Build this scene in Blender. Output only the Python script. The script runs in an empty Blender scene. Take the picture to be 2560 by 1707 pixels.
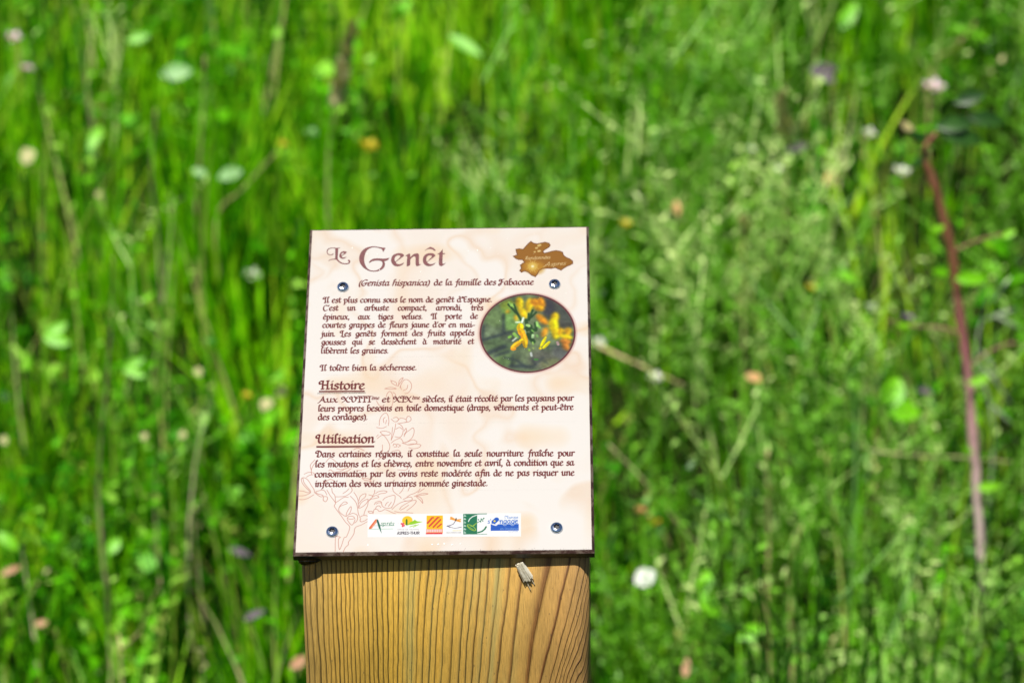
import bpy, math, random
import numpy as np
from mathutils import Vector, Matrix, Euler
from mathutils.geometry import tessellate_polygon

# ------------------------------------------------------------------ camera, light, exposure
S = bpy.context.scene
COL = S.collection
R = math.radians
cam_d = bpy.data.cameras.new('camera')
cam_d.lens = 94.9
cam_d.sensor_width = 36
cam_d.clip_start = 0.05
cam_d.clip_end = 500
cam_d.dof.use_dof = True
cam_d.dof.focus_distance = 1.365
cam_d.dof.aperture_fstop = 8.2
cam_d.dof.aperture_blades = 9
cam = bpy.data.objects.new('camera', cam_d)
COL.objects.link(cam)
CAM = Vector((0, 0, 1.42))
CAMR = Matrix.Rotation(R(90 - 17.4), 3, 'X') @ Matrix.Rotation(R(-.78), 3, 'Z')
cam.matrix_world = Matrix.Translation(CAM) @ CAMR.to_4x4()
S.camera = cam
SUN_EL, SUN_AZ = 63.0, 24.0        # elevation; degrees to the left of straight behind the viewer
sdir = Vector((-math.sin(R(SUN_AZ)) * math.cos(R(SUN_EL)), -math.cos(R(SUN_AZ)) * math.cos(R(SUN_EL)), math.sin(R(SUN_EL))))
sun_d = bpy.data.lights.new('sun', 'SUN')
sun_d.energy = 5.0
sun_d.angle = R(0.53)
sun_d.color = (1.0, 0.955, 0.88)
sun = bpy.data.objects.new('sun', sun_d)
COL.objects.link(sun)
sun.rotation_euler = sdir.to_track_quat('Z', 'Y').to_euler()
W = bpy.data.worlds.new('World')
S.world = W
W.use_nodes = True
nt = W.node_tree
nt.nodes.clear()
sky = nt.nodes.new('ShaderNodeTexSky')
sky.sky_type = 'NISHITA'
sky.sun_disc = False
sky.sun_elevation = R(SUN_EL)
sky.sun_rotation = math.atan2(sdir.x, sdir.y)
bg = nt.nodes.new('ShaderNodeBackground')
bg.inputs[1].default_value = 0.05
wo = nt.nodes.new('ShaderNodeOutputWorld')
nt.links.new(sky.outputs[0], bg.inputs[0])
nt.links.new(bg.outputs[0], wo.inputs[0])
S.view_settings.view_transform = 'Standard'
S.view_settings.look = 'None'
S.view_settings.gamma = 1
S.view_settings.use_curve_mapping = False
S.view_settings.exposure = 0.46
S.render.film_transparent = False
S.cycles.max_bounces = 8
S.cycles.diffuse_bounces = 3
S.cycles.transmission_bounces = 8
S.cycles.sample_clamp_indirect = 6

rng = np.random.default_rng(7)
random.seed(7)

# ------------------------------------------------------------------ helpers
def link(o, parent=None):
    COL.objects.link(o)
    if parent is not None:
        o.parent = parent
    return o
def tag(o, label=None, cat=None, group=None, kind=None):
    if label: o['label'] = label
    if cat: o['category'] = cat
    if group: o['group'] = group
    if kind: o['kind'] = kind
    return o
def empty(name, loc):
    o = bpy.data.objects.new(name, None)
    o.empty_display_size = .02
    o.location = loc
    return link(o)
def mesh(name, vs, fs, mat, parent=None, smooth=False, loc=None):
    me = bpy.data.meshes.new(name)
    me.from_pydata([tuple(v) for v in vs], [], [tuple(f) for f in fs])
    if mat: me.materials.append(mat)
    if smooth: me.polygons.foreach_set('use_smooth', [True] * len(me.polygons))
    me.update()
    o = bpy.data.objects.new(name, me)
    if loc is not None: o.location = loc
    return link(o, parent)
def big_mesh(name, V, F, tint, mat, smooth=True):
    me = bpy.data.meshes.new(name)
    nv, nf = len(V), len(F)
    me.vertices.add(nv)
    me.vertices.foreach_set('co', V.astype(np.float32).ravel())
    me.loops.add(nf * 3)
    me.loops.foreach_set('vertex_index', F.astype(np.int32).ravel())
    me.polygons.add(nf)
    me.polygons.foreach_set('loop_start', np.arange(0, nf * 3, 3, dtype=np.int32))
    me.polygons.foreach_set('loop_total', np.full(nf, 3, dtype=np.int32))
    a = me.attributes.new('tint', 'FLOAT', 'POINT')
    a.data.foreach_set('value', tint.astype(np.float32))
    me.materials.append(mat)
    me.update(calc_edges=True)
    if smooth: me.polygons.foreach_set('use_smooth', [True] * nf)
    return link(bpy.data.objects.new(name, me))

class NB:
    """small node-graph builder"""
    def __init__(s, name):
        s.m = bpy.data.materials.new(name)
        s.m.use_nodes = True
        s.t = s.m.node_tree
        s.t.nodes.clear()
        s.out = s.t.nodes.new('ShaderNodeOutputMaterial')
    def n(s, typ, **kw):
        o = s.t.nodes.new(typ)
        for k, v in kw.items():
            if k[0] == 'i' and k[1:].isdigit(): s.put(v, o.inputs[int(k[1:])])
            elif k[:3] == 'in_': s.put(v, o.inputs[k[3:].replace('_', ' ')])
            else: setattr(o, k, v)
        return o
    def put(s, v, sock):
        if hasattr(v, 'outputs'): s.t.links.new(v.outputs[0], sock)
        elif isinstance(v, bpy.types.NodeSocket): s.t.links.new(v, sock)
        else:
            if sock.type == 'RGBA' and len(v) == 3: v = (*v, 1)
            sock.default_value = v
    def math(s, op, a, b=0.0, c=0.0, clamp=False):
        o = s.n('ShaderNodeMath', operation=op, i0=a, i1=b, i2=c)
        o.use_clamp = clamp
        return o.outputs[0]
    def mix(s, f, a, b, mode='MIX'):
        o = s.n('ShaderNodeMix', data_type='RGBA', blend_type=mode)
        s.put(f, o.inputs[0]); s.put(a, o.inputs[6]); s.put(b, o.inputs[7])
        return o.outputs[2]
    def noise(s, vec, scale, detail=3, rough=.55, dist=0.):
        return s.n('ShaderNodeTexNoise', in_Vector=vec, in_Scale=scale, in_Detail=detail, in_Roughness=rough, in_Distortion=dist)
    def ramp(s, f, stops, interp='LINEAR'):
        o = s.n('ShaderNodeValToRGB', i0=f)
        cr = o.color_ramp
        cr.interpolation = interp
        while len(cr.elements) < len(stops): cr.elements.new(.5)
        for e, (p, c) in zip(cr.elements, stops):
            e.position = p
            e.color = (*c, 1) if not isinstance(c, float) else (c, c, c, 1)
        return o.outputs[0]
    def curve(s, f, pts):
        o = s.n('ShaderNodeFloatCurve')
        s.put(f, o.inputs[1])
        c = o.mapping.curves[0]
        c.points[0].location = pts[0]
        c.points[1].location = pts[-1]
        for p in pts[1:-1]: c.points.new(*p)
        for p in c.points: p.handle_type = 'AUTO_CLAMPED'
        o.mapping.update()
        return o.outputs[0]
    def end(s, sh):
        s.t.links.new(sh.outputs[0] if hasattr(sh, 'outputs') else sh, s.out.inputs[0])
        return s.m
def coords(b): return b.n('ShaderNodeTexCoord').outputs['Object']
def bsdf(b, col, rough=.5, **kw):
    o = b.n('ShaderNodeBsdfPrincipled')
    b.put(col, o.inputs['Base Color']); b.put(rough, o.inputs['Roughness'])
    for k, v in kw.items(): b.put(v, o.inputs[k.replace('_', ' ')])
    return o

def leaf_mat(name, stops, trans=.35, rough=.45, spec=.35, attr=True, scale=60.):
    b = NB(name)
    if attr:
        f = b.n('ShaderNodeAttribute', attribute_name='tint').outputs['Fac']
    else:
        f = b.noise(coords(b), scale, 3).outputs[0]
    c = b.ramp(f, stops)
    p = bsdf(b, c, rough)
    p.inputs['Specular IOR Level'].default_value = spec
    tr = b.n('ShaderNodeBsdfTranslucent')
    c2 = b.mix(1.0, c, (1.25, 1.15, .6), 'MULTIPLY')
    b.put(c2, tr.inputs[0])
    mx = b.n('ShaderNodeMixShader', i0=trans, i1=p, i2=tr)
    return b.end(mx)

# ------------------------------------------------------------------ ground
def gz(x, y):
    """height of the ground: level round the post, then a bank rising behind it"""
    t = np.clip((y - 1.75) / .3, 0, 1)
    s = t * t * (3 - 2 * t)
    up = np.maximum(y - 1.9, 0) * .65 * s
    far = np.maximum(y - 5.5, 0)
    up = up - far * .6 + .0 * far
    return up + .02 * np.sin(3.1 * x + 1.3 * y) + .03 * np.sin(1.3 * x - 2.2 * y + 1)
xs = np.concatenate([np.linspace(-150, -8, 12), np.linspace(-6, 6, 97), np.linspace(8, 150, 12)])
ys = np.concatenate([np.linspace(-150, -8, 12), np.linspace(-6, 7.5, 109), np.linspace(9, 150, 12)])
gv, gf = [], []
for y in ys:
    for x in xs: gv.append((x, y, float(gz(x, y))))
nx = len(xs)
for j in range(len(ys) - 1):
    for i in range(nx - 1):
        a = j * nx + i
        gf.append((a, a + 1, a + 1 + nx, a + nx))
b = NB('soil_and_litter')
co = coords(b)
n1 = b.noise(co, 9, 6); n2 = b.noise(co, 90, 4)
c = b.ramp(n1.outputs[0], [(.3, (.006, .016, .002)), (.55, (.014, .03, .004)), (.75, (.03, .03, .010))])
c = b.mix(.5, c, b.ramp(n2.outputs[0], [(.3, (.006, .01, .003)), (.7, (.03, .035, .012))]), 'MIX')
bp = b.n('ShaderNodeBump', in_Strength=.8, in_Distance=.01, in_Height=n2.outputs[0])
gp = bsdf(b, c, 1.0, Normal=bp)
gp.inputs['Specular IOR Level'].default_value = 0
tag(mesh('ground', gv, gf, b.end(gp), smooth=True), kind='structure')

# ------------------------------------------------------------------ the printed artwork (drawn here, pixel by pixel)
ART = {
'title': [[[[12.27,15.22],[11.82,16.22],[10.52,16.64],[9.11,16.05],[8.39,14.54],[8.56,12.93],[9.67,11.86],[11.31,11.53],[13.63,11.74],[15.87,11.7],[14.47,12.32],[14.5,15.67],[14.48,18.68],[15.26,20.18],[16.95,21.57],[18.94,21.97],[20.24,21.68],[20.54,20.8],[19.97,20.51],[19.85,19.86],[20.5,19.52],[21.18,20.21],[21.15,21.41],[20.27,22.4],[18.63,22.57],[16.65,22.21],[14.96,20.98],[13.76,19.67],[12.93,19.41],[10.96,19.54],[9.41,20.39],[9.97,19.6],[11.27,19.02],[13.07,18.77],[13.01,15.64],[12.85,12.25],[11.32,11.98],[9.85,12.35],[8.97,13.34],[8.89,14.75],[9.49,15.81],[10.66,16.16],[11.63,15.61]]],[[[19.27,14.55],[18.39,15.74],[17.11,16.72],[16.47,17.39],[16.99,18.0],[17.98,18.06],[19.11,17.56],[18.49,18.47],[17.19,19.01],[16.02,18.59],[15.26,17.49],[15.34,16.08],[16.04,14.69],[17.34,14.03],[18.66,14.21]],[[16.72,15.3],[17.37,14.99],[17.72,15.4],[17.09,16.2],[16.45,16.83],[16.26,16.1]]],[[[39.83,12.12],[38.69,14.91],[37.88,13.09],[36.38,12.25],[34.06,11.68],[32.09,11.97],[30.16,13.34],[29.08,15.54],[28.61,18.34],[28.76,21.15],[29.49,23.57],[30.7,25.59],[32.54,26.74],[34.84,26.86],[36.77,25.9],[38.04,24.32],[38.48,22.53],[38.11,21.12],[36.78,20.42],[34.65,20.46],[32.85,20.83],[31.35,22.0],[31.23,21.28],[32.33,19.82],[33.95,19.04],[36.24,18.97],[38.55,19.17],[40.35,19.04],[42.21,18.68],[41.36,19.98],[40.23,20.64],[39.41,20.87],[39.78,22.16],[39.67,24.15],[38.73,25.73],[37.13,26.98],[34.86,27.54],[32.23,27.33],[29.9,26.17],[27.88,24.34],[26.49,21.91],[25.91,19.29],[26.15,16.69],[27.22,14.09],[29.13,12.11],[31.74,11.16],[34.37,11.09],[37.35,11.75]]],[[[49.98,17.34],[48.38,18.91],[46.77,20.28],[45.5,21.66],[46.01,22.47],[47.49,22.98],[48.79,22.52],[50.08,21.75],[49.45,22.93],[48.17,23.91],[46.54,24.36],[44.9,23.93],[43.72,22.71],[43.02,21.02],[43.07,19.01],[43.74,17.22],[45.03,16.24],[46.66,15.75],[48.3,15.82],[49.47,16.52]],[[45.4,17.85],[46.53,17.07],[47.68,17.29],[47.86,18.1],[46.76,19.68],[45.32,21.26],[44.87,20.25],[44.93,18.85]]],[[[50.47,17.47],[52.57,15.98],[53.13,16.39],[53.21,18.4],[54.55,16.82],[56.01,16.05],[57.32,15.99],[57.83,16.88],[57.84,20.49],[58.02,23.09],[59.1,22.99],[58.14,23.89],[56.84,24.47],[56.17,23.66],[56.07,20.46],[55.96,18.45],[55.39,17.84],[54.58,18.23],[53.31,19.8],[53.26,22.0],[53.13,23.6],[52.1,24.26],[51.39,24.45],[51.39,21.97],[51.5,19.57],[51.56,17.77],[50.97,17.76]]],[[[66.78,17.45],[65.24,19.11],[63.63,20.4],[62.25,21.85],[62.85,22.66],[64.17,23.12],[65.63,22.83],[66.86,22.18],[66.13,23.24],[64.84,24.13],[63.37,24.47],[61.9,24.16],[60.57,22.94],[59.98,21.33],[60.0,19.13],[60.79,17.34],[62.08,16.28],[63.87,15.95],[65.51,16.23]],[[62.27,17.97],[63.24,17.39],[64.39,17.49],[64.73,18.3],[63.62,19.8],[62.18,21.57],[61.77,20.56],[61.87,18.96]]],[[[60.73,14.53],[61.85,13.14],[63.8,11.77],[65.45,12.61],[66.79,14.16],[66.14,14.55],[64.98,13.6],[63.49,13.17],[62.03,13.55]]],[[[70.44,13.19],[70.49,16.12],[71.83,16.14],[71.58,16.74],[70.5,16.92],[70.4,20.72],[70.53,22.92],[71.34,22.94],[72.41,22.28],[71.35,23.54],[69.9,24.63],[68.92,24.21],[68.47,22.88],[68.52,19.89],[68.63,16.81],[67.55,16.79],[68.94,15.49],[69.9,14.3]]]],
'lines': [["(Genista hispanica)",25.99,36.55,63.69,36.87,2.38,0.22,0,1.0],["de la famille des Fabaceae",66.02,36.86,118.95,37.19,2.38,0.05,0,1.0],["Il est plus connu sous le nom de genêt d'Espagne.",7.91,47.19,97.12,47.89,2.26,0.0,0,1.0],["C'est un arbuste compact, arrondi, très",7.88,52.19,92.36,53.14,2.25,0,1,1.0],["épineux, aux tiges velues. Il porte de",8.11,57.83,89.59,58.5,2.24,0,1,1.0],["courtes grappes de fleurs jaune d'or en mai-",7.98,62.98,88.08,63.81,2.23,0,1,1.0],["juin. Les genêts forment des fruits appelés",7.7,68.54,87.77,68.96,2.23,0,1,1.0],["gousses qui se dessèchent à maturité et",8.04,73.71,87.67,74.25,2.22,0,1,1.0],["libèrent les graines.",7.94,79.11,43.35,79.52,2.26,0.0,0,1.0],["Il tolère bien la sécheresse.",8.03,89.87,58.3,90.12,2.24,0.0,0,1.0],["Aux XVIII",7.99,109.23,35.28,109.47,2.3,0.0,0,1.0],["ème",35.23,107.89,39.16,107.89,1.34,0.1,0,0.8],["et XIX",40.58,109.54,56.15,109.66,2.29,0.0,0,1.0],["ème",56.12,108.03,60.04,108.05,1.34,0.1,0,0.8],["siècles, il était récolté par les paysans pour",61.31,109.68,139.19,109.93,2.34,0,1,1.0],["leurs propres besoins en toile domestique (draps, vêtements et peut-être",7.85,114.71,139.12,115.49,2.34,0,1,1.0],["des cordages).",7.96,119.91,33.66,120.09,2.33,0.0,0,1.0],["Dans certaines régions, il constitue la seule nourriture fraîche pour",7.88,142.05,139.23,143.05,2.38,0,1,1.0],["les moutons et les chèvres, entre novembre et avril, à condition que sa",7.8,147.98,139.06,148.55,2.37,0,1,1.0],["consommation par les ovins reste modérée afin de ne pas risquer une",7.82,153.84,139.09,154.51,2.36,0,1,1.0],["infection des voies urinaires nommée ginestade.",8.06,159.56,95.51,160.15,2.35,0.0,0,1.0],["Histoire",8.0,101.26,31.45,101.57,3.35,0.0,0,1.0],["Utilisation",7.8,133.81,37.39,133.89,3.31,0.0,0,1.0]],
'underlines': [[[7.85,102.17],[31.51,102.35],[31.54,103.27],[7.89,103.14]],[[7.87,135.45],[37.4,135.61],[37.43,136.62],[7.92,136.57]]],
'circle': [115.55,67.62,25.14,24.93],
'picture': [[96.2,55.79,98.46,59.45,4.88,[95,120,70],4.39,0.8],[94.76,65.7,97.01,68.43,3.38,[100,118,88],3.04,0.8],[105.93,53.23,107.43,62.3,4.13,[104,148,60],3.71,0.8],[105.94,61.37,107.43,59.59,3.38,[110,150,80],3.04,0.8],[98.16,74.71,103.74,77.47,4.44,[70,92,58],4.0,0.8],[122.24,83.95,129.6,87.59,5.92,[84,84,76],5.33,0.8],[102.28,84.99,105.61,84.6,3.33,[84,112,60],3.0,0.8],[126.16,48.11,135.39,60.04,6.38,[62,60,58],5.74,0.8],[126.14,50.39,126.87,53.58,3.38,[48,48,56],3.04,0.8],[133.59,53.69,137.27,58.27,3.75,[60,66,60],3.38,0.8],[131.51,79.66,135.18,81.92,3.29,[86,88,88],2.96,0.8],[125.18,87.53,129.6,86.71,2.92,[104,110,72],2.63,0.8],[103.67,50.01,105.92,49.14,2.63,[120,140,40],2.36,0.8],[92.19,71.94,98.51,69.8,0.83,[38,48,52],0.66,0.85],[98.51,69.8,107.81,66.58,0.74,[38,48,52],0.59,0.85],[94.48,80.45,103.74,76.13,1.33,[38,48,52],1.07,0.85],[102.94,55.9,103.15,66.73,0.75,[38,48,52],0.6,0.85],[98.57,81.84,105.6,79.28,0.74,[38,48,52],0.59,0.85],[103.76,82.8,110.42,85.11,0.59,[38,48,52],0.47,0.85],[106.73,88.15,118.16,88.97,0.95,[38,48,52],0.76,0.85],[110.42,85.11,114.85,89.15,0.67,[38,48,52],0.53,0.85],[92.5,62.96,91.83,72.83,0.75,[38,48,52],0.6,0.85],[107.83,81.53,107.46,87.72,0.52,[38,48,52],0.41,0.85],[126.73,76.03,137.08,76.27,0.37,[38,48,52],0.3,0.85],[120.02,87.01,123.73,83.09,0.44,[38,48,52],0.35,0.85],[123.71,85.3,125.92,86.66,0.44,[38,48,52],0.36,0.85],[118.18,83.45,119.64,88.33,0.52,[38,48,52],0.41,0.85],[111.17,46.5,111.92,51.51,1.88,[238,190,10],0.84,1.0],[111.92,52.42,114.53,57.45,1.8,[238,190,10],0.81,1.0],[116.98,47.05,116.22,53.4,1.88,[238,190,10],0.84,1.0],[118.67,47.99,122.41,49.42,2.25,[226,140,20],1.01,1.0],[122.42,46.23,123.9,50.8,1.5,[226,140,20],0.68,1.0],[120.53,51.66,123.14,52.61,1.8,[232,160,10],0.81,1.0],[121.25,57.1,125.33,61.68,1.8,[226,140,20],0.81,1.0],[125.31,65.28,123.8,69.74,1.48,[222,150,30],0.67,1.0],[130.21,56.35,129.81,59.95,1.88,[238,190,10],0.84,1.0],[129.07,59.94,129.76,67.14,2.29,[245,215,0],1.03,1.0],[130.51,66.26,130.47,70.73,1.85,[245,205,0],0.83,1.0],[133.11,65.85,132.71,68.98,1.48,[235,170,10],0.67,1.0],[136.82,65.91,136.8,68.15,1.78,[225,165,20],0.8,1.0],[133.07,69.66,138.25,71.08,1.28,[245,200,0],0.57,1.0],[133.41,73.01,137.48,73.96,1.55,[190,120,40],0.7,1.0],[134.87,75.26,136.33,77.95,1.63,[190,120,40],0.73,1.0],[104.81,54.57,105.55,53.68,0.96,[190,150,30],0.43,1.0],[109.3,56.91,109.67,59.63,0.98,[200,160,30],0.44,1.0],"blur",[105.54,49.59,109.67,55.11,0.6,[36,66,30],0.3,1.0],[109.67,54.2,112.29,59.67,0.68,[36,66,30],0.34,1.0],[108.54,49.64,109.67,53.75,0.53,[36,66,30],0.26,1.0],[118.28,53.43,116.39,59.74,0.59,[36,66,30],0.3,1.0],[120.14,54.82,117.52,57.95,0.53,[36,66,30],0.26,1.0],[116.21,55.67,116.02,59.73,0.49,[36,66,30],0.24,1.0],[114.9,59.71,115.45,66.02,0.9,[36,66,30],0.45,1.0],[117.13,63.35,117.86,68.75,0.96,[36,66,30],0.48,1.0],[119.74,61.59,120.1,66.09,0.75,[36,66,30],0.38,1.0],[115.63,68.72,118.59,73.23,1.26,[36,66,30],0.63,1.0],[114.89,65.12,119.72,66.09,0.96,[36,66,30],0.48,1.0],[105.92,48.23,107.05,50.52,0.53,[130,175,80],0.26,1.0],[107.42,49.17,108.17,51.45,0.38,[130,175,80],0.19,1.0],[112.66,61.03,113.41,58.33,0.52,[190,215,190],0.26,1.0],[109.3,60.98,111.54,61.01,0.38,[190,210,180],0.19,1.0],[115.45,62.88,116.38,63.34,0.83,[150,190,110],0.41,1.0],[120.49,61.15,120.85,63.41,0.67,[140,190,100],0.33,1.0],[121.6,63.42,121.96,64.33,0.59,[120,175,80],0.3,1.0],[108.56,68.16,110.05,70.42,0.89,[120,165,70],0.44,1.0],[105.96,70.36,106.7,69.92,0.74,[110,160,60],0.37,1.0],[118.41,69.21,118.22,70.55,0.75,[160,195,140],0.38,1.0],[120.46,69.24,120.82,70.14,0.59,[120,170,90],0.3,1.0],[118.21,73.67,118.58,75.02,0.44,[130,170,80],0.22,1.0],[116.35,78.1,116.53,78.77,0.59,[130,170,70],0.3,1.0],[118.57,77.24,118.57,77.69,0.48,[140,160,90],0.24,1.0],[117.38,80.34,117.67,82.11,0.59,[180,190,185],0.3,1.0],[119.29,84.35,120.76,84.37,0.52,[60,120,50],0.26,1.0],[131.18,73.87,131.54,75.21,0.68,[170,140,140],0.34,1.0],[107.82,72.62,109.68,70.86,0.44,[190,205,190],0.22,1.0],[117.86,66.06,118.61,66.97,0.45,[90,140,60],0.23,1.0],[114.14,66.0,114.51,68.7,0.38,[170,200,160],0.19,1.0],"blur2",[111.91,62.82,111.54,65.96,1.73,[245,205,0],0.38,1.0],[111.91,65.97,113.02,68.68,1.78,[240,170,10],0.39,1.0],[113.4,68.68,114.5,74.96,1.7,[238,160,20],0.37,1.0],[113.76,70.48,114.5,76.29,1.35,[240,180,10],0.3,1.0],[107.82,76.64,111.9,73.13,1.41,[240,170,20],0.31,1.0],[111.9,73.13,113.02,72.26,1.2,[245,190,10],0.26,1.0],[107.45,77.52,108.94,77.55,1.11,[240,150,20],0.24,1.0],[122.65,75.97,125.09,70.65,0.89,[225,205,0],0.2,1.0],[123.76,77.32,126.93,73.58,0.89,[225,205,0],0.2,1.0],[122.09,77.3,122.27,77.74,0.74,[215,190,10],0.16,1.0]],
'emblem': [[117.53,9.05],[118.79,10.24],[120.78,10.72],[122.96,10.18],[125.13,9.69],[127.12,10.4],[127.73,11.61],[127.1,12.94],[125.83,13.81],[124.38,14.89],[123.83,15.99],[124.73,16.9],[126.9,16.27],[128.71,15.64],[130.88,15.24],[133.04,15.72],[134.3,16.41],[134.82,18.42],[136.25,19.78],[138.04,20.7],[139.64,22.27],[139.62,23.82],[138.17,24.81],[136.55,25.53],[134.74,26.82],[133.47,27.98],[131.86,27.2],[130.43,26.3],[128.27,26.83],[125.75,26.65],[123.59,26.83],[121.79,28.12],[120.88,30.31],[119.8,32.05],[117.83,31.04],[115.85,28.9],[114.24,28.21],[112.44,29.05],[111.54,27.94],[112.44,26.63],[111.9,24.41],[113.34,23.11],[114.24,22.69],[112.98,20.89],[111.0,20.86],[109.55,20.16],[108.11,18.58],[110.28,17.74],[109.73,15.5],[109.55,14.07],[111.36,13.75],[113.35,14.24],[114.44,12.7],[116.07,10.5]],
'emblem_caps': [[117.48,25.4,120.72,26.34,3.96,[205,150,45],3.56,0.7],[118.38,25.33,118.38,25.33,2.52,[220,180,70],1.51,0.8],[118.38,25.33,118.38,25.33,0.79,[255,245,190],0.63,1],[119.28,25.34,121.08,25.38,0.14,[245,220,130],0.07,0.6],[119.21,25.76,121.54,26.99,0.14,[245,220,130],0.07,0.6],[119.02,26.12,120.28,27.7,0.14,[245,220,130],0.07,0.6],[118.72,26.35,119.68,29.22,0.14,[245,220,130],0.07,0.6],[118.38,26.43,118.37,28.63,0.14,[245,220,130],0.07,0.6],[118.04,26.34,117.06,29.17,0.14,[245,220,130],0.07,0.6],[117.74,26.1,116.47,27.63,0.14,[245,220,130],0.07,0.6],[117.55,25.73,115.22,26.87,0.14,[245,220,130],0.07,0.6],[117.48,25.31,115.68,25.28,0.14,[245,220,130],0.07,0.6],[117.55,24.89,115.22,23.66,0.14,[245,220,130],0.07,0.6],[117.75,24.53,116.48,22.95,0.14,[245,220,130],0.07,0.6],[118.04,24.3,117.08,21.42,0.14,[245,220,130],0.07,0.6],[118.39,24.22,118.39,22.01,0.14,[245,220,130],0.07,0.6],[118.73,24.31,119.71,21.47,0.14,[245,220,130],0.07,0.6],[119.02,24.56,120.3,23.02,0.14,[245,220,130],0.07,0.6],[119.22,24.92,121.55,23.78,0.14,[245,220,130],0.07,0.6],[121.5,11.94,122.41,11.51,0.65,[240,215,140],0.32,0.8],[120.23,13.48,120.77,13.4,0.5,[240,215,140],0.25,0.8],[119.32,16.04,119.68,15.87,0.43,[240,215,140],0.22,0.8],[121.49,15.5,122.21,15.29,0.61,[240,215,140],0.31,0.8]],
'emblem_text': [["Randonnées",114.07,20.91,127.77,20.37,1.3,0.3,0,0.3],["Aspres",124.68,25.31,135.91,24.5,1.45,0.3,0,0.3]],
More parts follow.
